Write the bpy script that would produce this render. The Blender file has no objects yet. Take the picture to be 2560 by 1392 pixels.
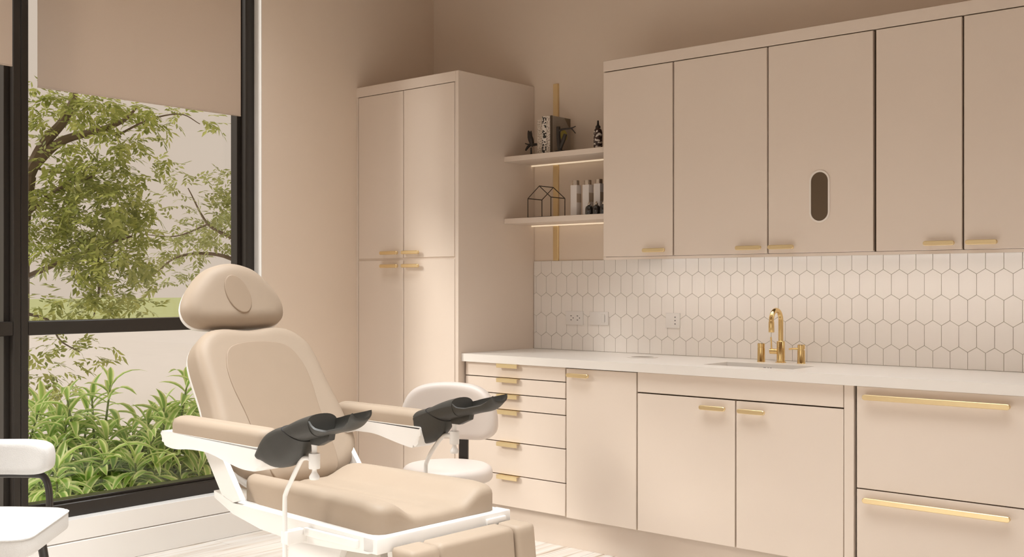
import bpy, bmesh, math, random
import numpy as np
from mathutils import Vector, Matrix
random.seed(7)
SC = bpy.context.scene
COL = SC.collection
PI = math.pi

# ------------------------------------------------------------------ camera
FPX = 2680.675
CAM = Vector((4.589, -4.660, 1.269))
TH = math.radians(130.506)
cd = bpy.data.cameras.new('camera'); cam = bpy.data.objects.new('camera', cd); COL.objects.link(cam)
cam.location = CAM
cam.rotation_euler = (PI/2, 0, TH - PI/2)
cd.sensor_fit = 'HORIZONTAL'; cd.sensor_width = 36.0
cd.lens = 36.0*FPX/2560.0
cd.shift_y = 17.0/2560.0
cd.clip_start = 0.05; cd.clip_end = 500
SC.camera = cam

# ------------------------------------------------------------------ world, sun, added lights, exposure
w = bpy.data.worlds.new('sky'); SC.world = w; w.use_nodes = True
bg = w.node_tree.nodes['Background']
bg.inputs[0].default_value = (0.66, 0.555, 0.465, 1)
bg.inputs[1].default_value = 1.0
def sun(name, direction, energy, angle, color):
    l = bpy.data.lights.new(name, 'SUN'); l.energy = energy; l.angle = math.radians(angle); l.color = color
    o = bpy.data.objects.new(name, l); COL.objects.link(o)
    o.rotation_euler = Vector(direction).to_track_quat('-Z', 'Y').to_euler()
    o.location = (-6, -8, 9)
    return o
sun('sun', (0.50, 0.70, -0.47), 2.4, 16, (1.0, 0.975, 0.945))
def added_light(name, loc, size, size_y, normal, energy, color, spread):
    l = bpy.data.lights.new(name, 'AREA'); l.shape = 'RECTANGLE'; l.size = size; l.size_y = size_y
    l.energy = energy; l.color = color; l.spread = math.radians(spread)
    o = bpy.data.objects.new(name, l); COL.objects.link(o)
    o.location = loc; o.rotation_euler = Vector(normal).to_track_quat('-Z', 'Y').to_euler()
    return o
# added fill light from the front wall, behind the camera
added_light('added_fill_front', (2.6, -7.12, 1.15), 4.6, 1.7, (-0.14, 1, -0.30), 4, (1.0, 0.98, 0.95), 75)
# added fill light from the right-hand wall
added_light('added_fill_right', (6.22, -4.0, 1.15), 3.4, 1.7, (-1, 0, -0.24), 9, (1.0, 0.97, 0.92), 80)
# added overhead light, brightens floor and lower fronts (unseen frame built with the ceiling)
added_light('added_fill_ceiling', (2.35, -2.55, 3.235), 4.1, 2.7, (0, 0, -1), 92, (0.945, 0.98, 1.0), 80)
SC.view_settings.view_transform = 'Standard'
SC.view_settings.look = 'None'
SC.view_settings.gamma = 1.0
SC.view_settings.use_curve_mapping = False
SC.view_settings.exposure = 0.0
SC.render.film_transparent = False

# ------------------------------------------------------------------ pixel helper (photo pixel -> point at a known plane)
_F = Vector((math.cos(TH), math.sin(TH), 0)); _R = Vector((math.sin(TH), -math.cos(TH), 0))
def ray(px, py): return _F + _R*((px-1280)/FPX) + Vector((0, 0, (713-py)/FPX))
def atX(px, py, X): d = ray(px, py); return CAM + d*((X-CAM.x)/d.x)
def atY(px, py, Y): d = ray(px, py); return CAM + d*((Y-CAM.y)/d.y)
def atD(px, py, D): return CAM + ray(px, py)*D

# ------------------------------------------------------------------ materials
def mat(name, color, rough=0.5, metal=0.0, noise=0.0, scale=30.0, bump=0.0, spec=0.5, stretch=None, coat=0.0):
    m = bpy.data.materials.new(name); m.use_nodes = True
    nt = m.node_tree; b = nt.nodes['Principled BSDF']
    b.inputs['Base Color'].default_value = (*color, 1)
    b.inputs['Roughness'].default_value = rough
    b.inputs['Metallic'].default_value = metal
    b.inputs['Specular IOR Level'].default_value = spec
    b.inputs['Coat Weight'].default_value = coat
    if noise or bump:
        tc = nt.nodes.new('ShaderNodeTexCoord'); mp = nt.nodes.new('ShaderNodeMapping')
        if stretch: mp.inputs['Scale'].default_value = stretch
        nz = nt.nodes.new('ShaderNodeTexNoise'); nz.inputs['Scale'].default_value = scale; nz.inputs['Detail'].default_value = 4
        nt.links.new(tc.outputs['Object'], mp.inputs[0]); nt.links.new(mp.outputs[0], nz.inputs['Vector'])
        if noise:
            mx = nt.nodes.new('ShaderNodeMix'); mx.data_type = 'RGBA'
            mx.inputs[6].default_value = (*[c*(1-noise) for c in color], 1)
            mx.inputs[7].default_value = (*[min(1, c*(1+noise)) for c in color], 1)
            nt.links.new(nz.outputs[0], mx.inputs[0]); nt.links.new(mx.outputs[2], b.inputs['Base Color'])
        if bump:
            bp = nt.nodes.new('ShaderNodeBump'); bp.inputs['Strength'].default_value = bump; bp.inputs['Distance'].default_value = 0.002
            nt.links.new(nz.outputs[0], bp.inputs['Height']); nt.links.new(bp.outputs[0], b.inputs['Normal'])
    return m
M = {}
M['wall'] = mat('wall_paint', (0.81, 0.68, 0.555), 0.85, noise=0.015, scale=6, bump=0.03)
M['trimwhite'] = mat('white_trim_paint', (0.89, 0.865, 0.83), 0.55, noise=0.01, scale=10)
M['ceil'] = mat('brown_bounce_ceiling', (0.26, 0.17, 0.11), 0.7, noise=0.2, scale=4, stretch=(1, 8, 1))  # unseen ceiling, its brown made up to dim and warm the bounced light
M['paint'] = mat('cabinet_paint', (0.77, 0.655, 0.555), 0.42, noise=0.012, scale=3)
M['carcass'] = mat('dark_carcass', (0.10, 0.065, 0.038), 0.7)
M['stone'] = mat('white_quartz', (0.83, 0.775, 0.715), 0.28, noise=0.02, scale=5)
M['tile'] = mat('gloss_tile', (0.86, 0.80, 0.74), 0.16, noise=0.02, scale=2)
M['ceramic'] = mat('white_ceramic', (0.90, 0.87, 0.83), 0.25)
M['grout'] = mat('tan_grout', (0.50, 0.42, 0.31), 0.9)
M['brass'] = mat('brushed_brass', (0.86, 0.69, 0.40), 0.36, metal=1.0, noise=0.06, scale=60, stretch=(1, 1, 12))
M['brasspolish'] = mat('polished_brass', (0.80, 0.585, 0.275), 0.18, metal=1.0)
M['black'] = mat('black_aluminium', (0.022, 0.017, 0.013), 0.32, metal=0.0, noise=0.1, scale=30)
M['blackplastic'] = mat('black_plastic', (0.038, 0.035, 0.029), 0.5, noise=0.15, scale=300, bump=0.15)
M['seam'] = mat('seam_dark', (0.012, 0.010, 0.009), 0.6)
M['leather'] = mat('tan_vinyl', (0.395, 0.308, 0.23), 0.5, noise=0.025, scale=12, bump=0.08, spec=0.22)
M['panel'] = mat('tan_vinyl_panel', (0.355, 0.268, 0.193), 0.5, noise=0.025, scale=12, bump=0.08, spec=0.22)
M['shell'] = mat('white_shell', (0.86, 0.83, 0.79), 0.30)
M['greyshell'] = mat('warm_grey_cover', (0.62, 0.56, 0.49), 0.5)
M['steel'] = mat('steel', (0.72, 0.70, 0.67), 0.25, metal=1.0)
M['stool'] = mat('cream_vinyl', (0.68, 0.60, 0.54), 0.45, noise=0.02, scale=10, bump=0.05)
M['boucle'] = mat('white_boucle', (0.66, 0.64, 0.615), 0.95, noise=0.06, scale=260, bump=0.7)
M['darkmetal'] = mat('dark_bronze', (0.035, 0.026, 0.02), 0.45, metal=0.3)
M['wire'] = mat('dark_wire', (0.055, 0.035, 0.022), 0.5)
M['plastic_white'] = mat('white_plastic', (0.80, 0.755, 0.71), 0.35)
M['slotdark'] = mat('open_slot_dark', (0.115, 0.075, 0.042), 0.35, noise=0.1, scale=4)
M['rim'] = mat('pale_rim', (0.82, 0.74, 0.66), 0.35)
M['bottle'] = mat('white_bottle', (0.78, 0.72, 0.68), 0.35)
M['label'] = mat('beige_label', (0.50, 0.40, 0.31), 0.6)
M['cap'] = mat('silver_cap', (0.62, 0.54, 0.46), 0.25, metal=0.9)
M['amber'] = mat('black_glass', (0.02, 0.015, 0.012), 0.15, coat=0.5)
M['bark'] = mat('bark', (0.16, 0.115, 0.075), 0.9, noise=0.3, scale=20, bump=0.5)
M['stem'] = mat('green_stem', (0.16, 0.22, 0.06), 0.7, noise=0.2, scale=15)
M['paving'] = mat('pale_paving', (0.80, 0.76, 0.72), 0.9, noise=0.03, scale=2)
M['soil'] = mat('mulch', (0.10, 0.08, 0.05), 1.0, noise=0.4, scale=30, bump=0.6)
M['grass'] = mat('lawn', (0.50, 0.56, 0.25), 1.0, noise=0.1, scale=1)
M['drain'] = mat('hole_shade', (0.20, 0.16, 0.12), 0.35, metal=0.6)
M['ink'] = mat('grey_ink', (0.12, 0.11, 0.11), 0.6)
M['paper'] = mat('paper', (0.74, 0.68, 0.60), 0.8, noise=0.03, scale=90)

def wood_floor():
    m = bpy.data.materials.new('whitewashed_oak'); m.use_nodes = True
    nt = m.node_tree; b = nt.nodes['Principled BSDF']
    oi = nt.nodes.new('ShaderNodeObjectInfo'); tc = nt.nodes.new('ShaderNodeTexCoord')
    mp = nt.nodes.new('ShaderNodeMapping'); mp.inputs['Scale'].default_value = (26, 1.1, 1)
    cx = nt.nodes.new('ShaderNodeCombineXYZ')
    ad = nt.nodes.new('ShaderNodeVectorMath'); ad.operation = 'ADD'
    ml = nt.nodes.new('ShaderNodeMath'); ml.operation = 'MULTIPLY'; ml.inputs[1].default_value = 40
    nt.links.new(oi.outputs['Random'], ml.inputs[0]); nt.links.new(ml.outputs[0], cx.inputs[0]); nt.links.new(ml.outputs[0], cx.inputs[1])
    nt.links.new(tc.outputs['Object'], ad.inputs[0]); nt.links.new(cx.outputs[0], ad.inputs[1]); nt.links.new(ad.outputs[0], mp.inputs[0])
    nz = nt.nodes.new('ShaderNodeTexNoise'); nz.inputs['Scale'].default_value = 1.6; nz.inputs['Detail'].default_value = 7; nz.inputs['Distortion'].default_value = 0.6
    nt.links.new(mp.outputs[0], nz.inputs['Vector'])
    cr = nt.nodes.new('ShaderNodeValToRGB')
    e = cr.color_ramp.elements
    e[0].position = 0.28; e[0].color = (0.42, 0.30, 0.20, 1); e[1].position = 0.55; e[1].color = (0.86, 0.82, 0.77, 1)
    k = e.new(0.40); k.color = (0.78, 0.70, 0.61, 1)
    nt.links.new(nz.outputs[0], cr.inputs[0])
    mx = nt.nodes.new('ShaderNodeMix'); mx.data_type = 'RGBA'; mx.blend_type = 'MULTIPLY'; mx.inputs[0].default_value = 0.5
    cr2 = nt.nodes.new('ShaderNodeValToRGB'); cr2.color_ramp.elements[0].color = (0.88, 0.84, 0.80, 1)
    nt.links.new(oi.outputs['Random'], cr2.inputs[0])
    nt.links.new(cr.outputs[0], mx.inputs[6]); nt.links.new(cr2.outputs[0], mx.inputs[7]); nt.links.new(mx.outputs[2], b.inputs['Base Color'])
    b.inputs['Roughness'].default_value = 0.45
    return m
M['wood'] = wood_floor()

def glass_mat(name, tint, gloss):
    m = bpy.data.materials.new(name); m.use_nodes = True; nt = m.node_tree; nt.nodes.clear()
    out = nt.nodes.new('ShaderNodeOutputMaterial'); mx = nt.nodes.new('ShaderNodeMixShader')
    tr = nt.nodes.new('ShaderNodeBsdfTransparent'); gl = nt.nodes.new('ShaderNodeBsdfGlossy')
    tr.inputs[0].default_value = (*tint, 1); gl.inputs['Roughness'].default_value = 0.02
    mx.inputs[0].default_value = gloss
    nt.links.new(tr.outputs[0], mx.inputs[1]); nt.links.new(gl.outputs[0], mx.inputs[2]); nt.links.new(mx.outputs[0], out.inputs[0])
    return m
M['glass'] = glass_mat('window_glass', (0.985, 0.985, 0.975), 0.03)

def fabric_mat(name, color, trans):
    m = bpy.data.materials.new(name); m.use_nodes = True; nt = m.node_tree; nt.nodes.clear()
    out = nt.nodes.new('ShaderNodeOutputMaterial'); mx = nt.nodes.new('ShaderNodeMixShader'); mx.inputs[0].default_value = trans
    d = nt.nodes.new('ShaderNodeBsdfDiffuse'); t = nt.nodes.new('ShaderNodeBsdfTranslucent')
    tc = nt.nodes.new('ShaderNodeTexCoord'); wv = nt.nodes.new('ShaderNodeTexNoise'); wv.inputs['Scale'].default_value = 400
    mxc = nt.nodes.new('ShaderNodeMix'); mxc.data_type = 'RGBA'
    mxc.inputs[6].default_value = (*[c*0.97 for c in color], 1); mxc.inputs[7].default_value = (*[c*1.03 for c in color], 1)
    nt.links.new(tc.outputs['Object'], wv.inputs['Vector']); nt.links.new(wv.outputs[0], mxc.inputs[0])
    nt.links.new(mxc.outputs[2], d.inputs[0]); nt.links.new(mxc.outputs[2], t.inputs[0])
    nt.links.new(d.outputs[0], mx.inputs[1]); nt.links.new(t.outputs[0], mx.inputs[2]); nt.links.new(mx.outputs[0], out.inputs[0])
    return m
M['blind'] = fabric_mat('roller_blind_fabric', (0.70, 0.60, 0.51), 0.5)

def leaf_mat(name, c0, c1, edge, trans=0.4, uvedge=True):
    m = bpy.data.materials.new(name); m.use_nodes = True; nt = m.node_tree; nt.nodes.clear()
    out = nt.nodes.new('ShaderNodeOutputMaterial'); mx = nt.nodes.new('ShaderNodeMixShader'); mx.inputs[0].default_value = trans
    d = nt.nodes.new('ShaderNodeBsdfPrincipled'); d.inputs['Roughness'].default_value = 0.4; t = nt.nodes.new('ShaderNodeBsdfTranslucent')
    g = nt.nodes.new('ShaderNodeNewGeometry'); oi = nt.nodes.new('ShaderNodeObjectInfo')
    ad = nt.nodes.new('ShaderNodeMath'); ad.operation = 'ADD'; fr = nt.nodes.new('ShaderNodeMath'); fr.operation = 'FRACT'
    nt.links.new(g.outputs['Random Per Island'], ad.inputs[0]); nt.links.new(oi.outputs['Random'], ad.inputs[1]); nt.links.new(ad.outputs[0], fr.inputs[0])
    m1 = nt.nodes.new('ShaderNodeMix'); m1.data_type = 'RGBA'
    m1.inputs[6].default_value = (*c0, 1); m1.inputs[7].default_value = (*c1, 1)
    nt.links.new(fr.outputs[0], m1.inputs[0])
    col = m1.outputs[2]
    if uvedge:
        uv = nt.nodes.new('ShaderNodeUVMap'); sp = nt.nodes.new('ShaderNodeSeparateXYZ')
        s1 = nt.nodes.new('ShaderNodeMath'); s1.operation = 'SUBTRACT'; s1.inputs[1].default_value = 0.5
        ab = nt.nodes.new('ShaderNodeMath'); ab.operation = 'ABSOLUTE'
        cr = nt.nodes.new('ShaderNodeMapRange'); cr.inputs[1].default_value = 0.20; cr.inputs[2].default_value = 0.36
        nt.links.new(uv.outputs[0], sp.inputs[0]); nt.links.new(sp.outputs[0], s1.inputs[0]); nt.links.new(s1.outputs[0], ab.inputs[0]); nt.links.new(ab.outputs[0], cr.inputs[0])
        m2 = nt.nodes.new('ShaderNodeMix'); m2.data_type = 'RGBA'; m2.inputs[7].default_value = (*edge, 1)
        nt.links.new(cr.outputs[0], m2.inputs[0]); nt.links.new(col, m2.inputs[6]); col = m2.outputs[2]
    nt.links.new(col, d.inputs['Base Color']); nt.links.new(col, t.inputs[0])
    nt.links.new(d.outputs[0], mx.inputs[1]); nt.links.new(t.outputs[0], mx.inputs[2]); nt.links.new(mx.outputs[0], out.inputs[0])
    return m
M['leaf'] = leaf_mat('variegated_leaf', (0.26, 0.48, 0.08), (0.48, 0.68, 0.17), (0.88, 0.92, 0.48), 0.45)
M['treeleaf'] = leaf_mat('tree_leaf', (0.24, 0.29, 0.055), (0.58, 0.61, 0.19), (0, 0, 0), 0.5, False)
M['treeleaf2'] = leaf_mat('tree_leaf_far', (0.26, 0.29, 0.09), (0.48, 0.50, 0.20), (0, 0, 0), 0.42, False)

def book_mat(name, c0, c1, scale, thresh, rough=0.7):
    m = bpy.data.materials.new(name); m.use_nodes = True; nt = m.node_tree; b = nt.nodes['Principled BSDF']
    tc = nt.nodes.new('ShaderNodeTexCoord'); mp = nt.nodes.new('ShaderNodeMapping'); mp.inputs['Scale'].default_value = (1, 1, 1.6)
    nz = nt.nodes.new('ShaderNodeTexNoise'); nz.inputs['Scale'].default_value = scale; nz.inputs['Detail'].default_value = 1
    cr = nt.nodes.new('ShaderNodeValToRGB'); cr.color_ramp.elements[0].position = thresh; cr.color_ramp.elements[1].position = thresh+0.04
    cr.color_ramp.elements[0].color = (*c0, 1); cr.color_ramp.elements[1].color = (*c1, 1)
    nt.links.new(tc.outputs['Object'], mp.inputs[0]); nt.links.new(mp.outputs[0], nz.inputs['Vector']); nt.links.new(nz.outputs[0], cr.inputs[0]); nt.links.new(cr.outputs[0], b.inputs['Base Color'])
    b.inputs['Roughness'].default_value = rough
    return m
M['book_speckle'] = book_mat('speckled_spine', (0.36, 0.29, 0.22), (0.66, 0.56, 0.46), 170, 0.47)
M['book_bw'] = book_mat('black_scrawl_spine', (0.03, 0.025, 0.02), (0.72, 0.64, 0.56), 75, 0.47)
M['book_thin'] = book_mat('thin_scrawl_spine', (0.30, 0.24, 0.19), (0.68, 0.59, 0.50), 110, 0.43)
M['bottle_bw'] = book_mat('black_white_bottle', (0.05, 0.025, 0.018), (0.74, 0.66, 0.58), 48, 0.53, 0.4)
M['cover'] = mat('grey_cover', (0.36, 0.30, 0.24), 0.55, noise=0.25, scale=9)
M['spine_dark'] = mat('dark_spine', (0.08, 0.055, 0.035), 0.6)
M['cover_corner'] = mat('cover_print_corner', (0.20, 0.15, 0.095), 0.6)
M['cover_lime'] = mat('cover_print_lime', (0.42, 0.36, 0.08), 0.6)
M['led'] = bpy.data.materials.new('led_strip'); M['led'].use_nodes = True
_b = M['led'].node_tree.nodes['Principled BSDF']; _b.inputs['Base Color'].default_value = (0.9, 0.8, 0.66, 1)
_b.inputs['Emission Color'].default_value = (1.0, 0.80, 0.56, 1); _b.inputs['Emission Strength'].default_value = 0.5
M['led2'] = M['led'].copy(); _b = M['led2'].node_tree.nodes['Principled BSDF']; _b.inputs['Emission Color'].default_value = (1.0, 0.95, 0.90, 1); _b.inputs['Emission Strength'].default_value = 12.0

# ------------------------------------------------------------------ mesh builder
def rpoly(pts, rad, n=6):
    """round the corners of a 2-D polygon; rad one number or one per corner"""
    out = []; k = len(pts)
    for i in range(k):
        p = np.array(pts[i], float); a = np.array(pts[i-1], float); b = np.array(pts[(i+1) % k], float)
        r = rad[i] if isinstance(rad, (list, tuple)) else rad
        if r <= 0: out.append(tuple(p)); continue
        da = (a-p)/np.linalg.norm(a-p); db = (b-p)/np.linalg.norm(b-p)
        la = min(r, np.linalg.norm(a-p)*0.5); lb = min(r, np.linalg.norm(b-p)*0.5)
        A = p+da*la; B = p+db*lb
        for j in range(n+1):
            t = j/n; q = (1-t)**2*A + 2*t*(1-t)*p + t*t*B
            out.append((q[0], q[1]))
    return out
def resample(pts, n):
    P = np.array(list(pts)+[pts[0]], float); L = np.r_[0, np.cumsum(np.linalg.norm(np.diff(P, axis=0), axis=1))]
    t = np.linspace(0, L[-1], n, endpoint=False)
    return np.c_[np.interp(t, L, P[:, 0]), np.interp(t, L, P[:, 1])]
def smooth_closed(pts, n=64):
    """closed Catmull-Rom through pts"""
    P = [np.array(p, float) for p in pts]; k = len(P); o = []
    m = max(2, n//k)
    for i in range(k):
        p0, p1, p2, p3 = P[i-1], P[i], P[(i+1) % k], P[(i+2) % k]
        for j in range(m):
            t = j/m
            o.append(0.5*((2*p1)+(-p0+p2)*t+(2*p0-5*p1+4*p2-p3)*t*t+(-p0+3*p1-3*p2+p3)*t**3))
    return resample([tuple(q) for q in o], n)
def smooth_open(pts, m=8):
    P = [np.array(p, float) for p in pts]; P = [2*P[0]-P[1]]+P+[2*P[-1]-P[-2]]; o = []
    for i in range(1, len(P)-2):
        p0, p1, p2, p3 = P[i-1], P[i], P[i+1], P[i+2]
        for j in range(m):
            t = j/m
            o.append(0.5*((2*p1)+(-p0+p2)*t+(2*p0-5*p1+4*p2-p3)*t*t+(-p0+3*p1-3*p2+p3)*t**3))
    o.append(P[-2]); return o
class MB:
    def __init__(s): s.v = []; s.f = []
    def add(s, v, f, fn=None):
        k = len(s.v)
        s.v += [tuple(fn(*p)) if fn else tuple(p) for p in v]
        s.f += [tuple(i+k for i in q) for q in f]
        return s
    def box(s, x0, x1, y0, y1, z0, z1, bev=0.0, fn=None, seg=2):
        v = [(x, y, z) for z in (z0, z1) for y in (y0, y1) for x in (x0, x1)]
        f = [(0, 2, 3, 1), (4, 5, 7, 6), (0, 1, 5, 4), (2, 6, 7, 3), (0, 4, 6, 2), (1, 3, 7, 5)]
        if bev > 0:
            bm = bmesh.new(); vs = [bm.verts.new(p) for p in v]
            for q in f: bm.faces.new([vs[i] for i in q])
            bmesh.ops.bevel(bm, geom=bm.edges[:], offset=bev, segments=seg, profile=0.5, affect='EDGES')
            bm.verts.index_update(); v = [tuple(p.co) for p in bm.verts]; f = [[a.index for a in q.verts] for q in bm.faces]; bm.free()
        return s.add(v, f, fn)
    def prism(s, outline, h0, h1, bev=0.0, fn=None, seg=2):
        n = len(outline); v = [(a, b, h0) for a, b in outline]+[(a, b, h1) for a, b in outline]
        f = [tuple(range(n-1, -1, -1)), tuple(range(n, 2*n))]+[(i, (i+1) % n, n+(i+1) % n, n+i) for i in range(n)]
        if bev > 0:
            bm = bmesh.new(); vs = [bm.verts.new(p) for p in v]
            for q in f: bm.faces.new([vs[i] for i in q])
            bm.faces.ensure_lookup_table()
            ed = [e for e in bm.faces[0].edges]+[e for e in bm.faces[1].edges]
            bmesh.ops.bevel(bm, geom=ed, offset=bev, segments=seg, profile=0.5, affect='EDGES')
            bm.verts.index_update(); v = [tuple(p.co) for p in bm.verts]; f = [[a.index for a in q.verts] for q in bm.faces]; bm.free()
        return s.add(v, f, fn)
    def tube(s, path, r, n=10, fn=None, cap=True):
        P = [Vector(p) for p in path]; k = len(P); v = []; f = []
        rs = r if isinstance(r, (list, tuple)) else [r]*k
        up = None
        for i in range(k):
            d = (P[min(i+1, k-1)]-P[max(i-1, 0)]).normalized()
            if up is None:
                up = Vector((0, 0, 1)) if abs(d.z) < 0.9 else Vector((1, 0, 0))
            a = (up-d*up.dot(d)).normalized(); up = a; b = d.cross(a)
            for j in range(n):
                t = 2*PI*j/n; v.append(P[i]+a*math.cos(t)*rs[i]+b*math.sin(t)*rs[i])
        for i in range(k-1):
            for j in range(n):
                f.append((i*n+j, i*n+(j+1) % n, (i+1)*n+(j+1) % n, (i+1)*n+j))
        if cap: f += [tuple(range(n-1, -1, -1)), tuple(range((k-1)*n, k*n))]
        return s.add(v, f, fn)
    def lathe(s, prof, c=(0, 0, 0), n=24, fn=None, axis='z'):
        v = []; f = []; k = len(prof)
        for r, z in prof:
            for j in range(n):
                t = 2*PI*j/n; a, b = r*math.cos(t), r*math.sin(t)
                v.append((c[0]+a, c[1]+b, c[2]+z) if axis == 'z' else ((c[0]+z, c[1]+a, c[2]+b) if axis == 'x' else (c[0]+a, c[1]+z, c[2]+b)))
        for i in range(k-1):
            for j in range(n): f.append((i*n+j, i*n+(j+1) % n, (i+1)*n+(j+1) % n, (i+1)*n+j))
        f += [tuple(range(n-1, -1, -1)), tuple(range((k-1)*n, k*n))]
        return s.add(v, f, fn)
    def pillow(s, outline, top, z0, r, fn=None, rb=0.0, nr=14, center=None):
        """closed cushion over a 2-D outline: vertical sides from z0, edge radius r, upper face top(x,y)"""
        P = np.array(outline, float); n = len(P); c = P.mean(axis=0) if center is None else np.array(center, float)
        A = P; B = np.roll(P, -1, axis=0)
        def dist(q):
            d = B-A; L = (d**2).sum(1)+1e-12
            t = np.clip(((q-A)*d).sum(1)/L, 0, 1); e = A+d*t[:, None]-q
            return math.sqrt((e**2).sum(1).min())
        Rm = np.linalg.norm(P-c, axis=1).mean(); Rmin = np.linalg.norm(P-c, axis=1).min()
        ks = [1-min(0.9, r*(1-math.cos(t*PI/2))/Rmin) for t in np.linspace(0, 1, 6)]
        ks += list(np.linspace(ks[-1], 0, nr)[1:-1])
        v = []; f = []
        ringsz = []
        if rb > 0:
            for t in (0, 0.33, 0.66): ringsz.append((1-rb/Rmin*(1-math.sin(t*PI/2)), z0+rb*(1-math.cos(t*PI/2))))
            ringsz.append((1.0, z0+rb))
        else: ringsz.append((1.0, z0))
        rings = 0
        for k, z in ringsz:
            for p in P:
                q = c+(p-c)*k; v.append((q[0], q[1], z))
            rings += 1
        for k in ks:
            for p in P:
                q = c+(p-c)*k; d = dist(q) if k < 1 else 0.0; e = r-min(d, r)
                v.append((q[0], q[1], top(q[0], q[1])-(r-math.sqrt(max(0, r*r-e*e)))))
            rings += 1
        v.append((c[0], c[1], top(c[0], c[1])))
        for i in range(rings-1):
            for j in range(n): f.append((i*n+j, i*n+(j+1) % n, (i+1)*n+(j+1) % n, (i+1)*n+j))
        for j in range(n): f.append(((rings-1)*n+j, (rings-1)*n+(j+1) % n, len(v)-1))
        f.append(tuple(range(n-1, -1, -1)))
        return s.add(v, f, fn)
    def build(s, name, m, parent=None, off=(0, 0, 0), angle=38, smooth=True):
        me = bpy.data.meshes.new(name)
        v = s.v if off == (0, 0, 0) else [(p[0]-off[0], p[1]-off[1], p[2]-off[2]) for p in s.v]
        me.from_pydata(v, [], s.f); me.update()
        bm = bmesh.new(); bm.from_mesh(me); bmesh.ops.recalc_face_normals(bm, faces=bm.faces[:]); bm.to_mesh(me); bm.free()
        if smooth:
            me.polygons.foreach_set('use_smooth', [True]*len(me.polygons)); me.set_sharp_from_angle(angle=math.radians(angle))
        me.materials.append(m)
        o = bpy.data.objects.new(name, me); COL.objects.link(o)
        if parent: o.parent = parent
        return o
def tag(o, label, cat, group=None):
    o['label'] = label; o['category'] = cat
    if group: o['group'] = group
    return o
def thing(name, label, cat, loc=(0, 0, 0), rz=0.0, group=None):
    o = bpy.data.objects.new(name, None); COL.objects.link(o); o.empty_display_size = 0.1
    o.location = loc; o.rotation_euler = (0, 0, rz); return tag(o, label, cat, group)
def struct(o): o['kind'] = 'structure'; return o
class Kit:
    """a thing whose parts are given in world coordinates"""
    def __init__(s, name, label, cat, loc, group=None):
        s.loc = tuple(loc); s.root = thing(name, label, cat, loc, 0, group)
    def part(s, name, mb, m, parent=None, angle=38): return mb.build(name, m, parent or s.root, s.loc, angle)
def copy_tree(o, parent=None):
    c = o.copy(); COL.objects.link(c); c.parent = parent
    for ch in list(o.children): copy_tree(ch, c)
    return c

# ================================================================== THE SETTING
WX = -0.02           # face of the window wall
RX, FY, CZ = 6.3, -7.2, 3.3
# floor: base with real planks on it, running towards the back wall
fl = struct(MB().box(WX-0.3, RX+0.1, FY-0.1, 0.1, -0.06, -0.012).build('floor', M['grout']))
PW, PL = 0.145, 1.9
pm = MB().box(-PW/2+0.0012, PW/2-0.0012, -PL/2+0.001, PL/2-0.001, -0.012, 0.0, 0.0015, seg=1).build('plank', M['wood'], fl)
first = True
nrow = int((RX-WX)/PW)+1
for i in range(nrow):
    x = WX+PW*(i+0.5); y = 0.0-random.random()*PL
    while y > FY-PL:
        o = pm if first else pm.copy()
        if not first: COL.objects.link(o); o.parent = fl
        first = False
        o.location = (x, y, 0); y -= PL
struct(MB().box(WX-0.3, RX+0.1, FY-0.1, 0.1, CZ, CZ+0.1).build('ceiling', M['ceil']))
K = Kit('added_ceiling_panel', 'added white frame around the overhead fill light, unseen above the picture', 'added ceiling light', (2.5, -2.75, CZ-0.06))  # unseen frame, added to house the overhead fill light
PX0, PX1, PY0, PY1 = 0.30, 4.40, -3.90, -1.20
K.part('frame', MB().box(PX0-.04, PX0, PY0-.04, PY1+.04, CZ-0.08, CZ).box(PX1, PX1+.04, PY0-.04, PY1+.04, CZ-0.08, CZ).box(PX0, PX1, PY0-.04, PY0, CZ-0.08, CZ).box(PX0, PX1, PY1, PY1+.04, CZ-0.08, CZ), M['trimwhite'])
K.part('back_plate', MB().box(PX0, PX1, PY0, PY1, CZ-0.03, CZ-0.001), M['trimwhite'])
struct(MB().box(WX-0.3, RX+0.1, 0.0, 0.12, -0.06, CZ).build('wall_back', M['wall']))
RY0, RY1, RZ0, RZ1 = -5.75, -2.25, 0.25, 2.05
struct(MB().box(RX, RX+0.12, FY, RY0, -0.06, CZ).box(RX, RX+0.12, RY1, 0.0, -0.06, CZ).box(RX, RX+0.12, RY0, RY1, -0.06, RZ0).box(RX, RX+0.12, RY0, RY1, RZ1, CZ).build('wall_right', M['wall']))
wr = struct(MB().box(RX+0.03, RX+0.09, RY0, RY1, RZ0, RZ0+0.05).box(RX+0.03, RX+0.09, RY0, RY1, RZ1-0.05, RZ1).build('window_6', M['black']))  # unseen window, added as the opening for the right-hand fill
for k in range(4):
    y = RY0+(RY1-RY0-0.05)*k/3; MB().box(RX+0.03, RX+0.09, y, y+0.05, RZ0+0.05, RZ1-0.05).build('mullion', M['black'], wr)
# front wall (behind the camera) with a wide low window added for the fill light
fw = MB(); OX0, OX1, OZ0, OZ1 = 0.45, 5.55, 0.25, 2.05
fw.box(WX-0.3, OX0, FY-0.12, FY, -0.06, CZ).box(OX1, RX+0.1, FY-0.12, FY, -0.06, CZ).box(OX0, OX1, FY-0.12, FY, -0.06, OZ0).box(OX0, OX1, FY-0.12, FY, OZ1, CZ)
struct(fw.build('wall_front', M['wall']))
wf = struct(MB().box(OX0, OX1, FY-0.09, FY-0.03, OZ0, OZ0+0.05).box(OX0, OX1, FY-0.09, FY-0.03, OZ1-0.05, OZ1).build('window_5', M['black']))
for k in range(5):
    x = OX0+(OX1-OX0-0.05)*k/4; MB().box(x, x+0.05, FY-0.09, FY-0.03, OZ0+0.05, OZ1-0.05).build('mullion', M['black'], wf)
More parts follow.
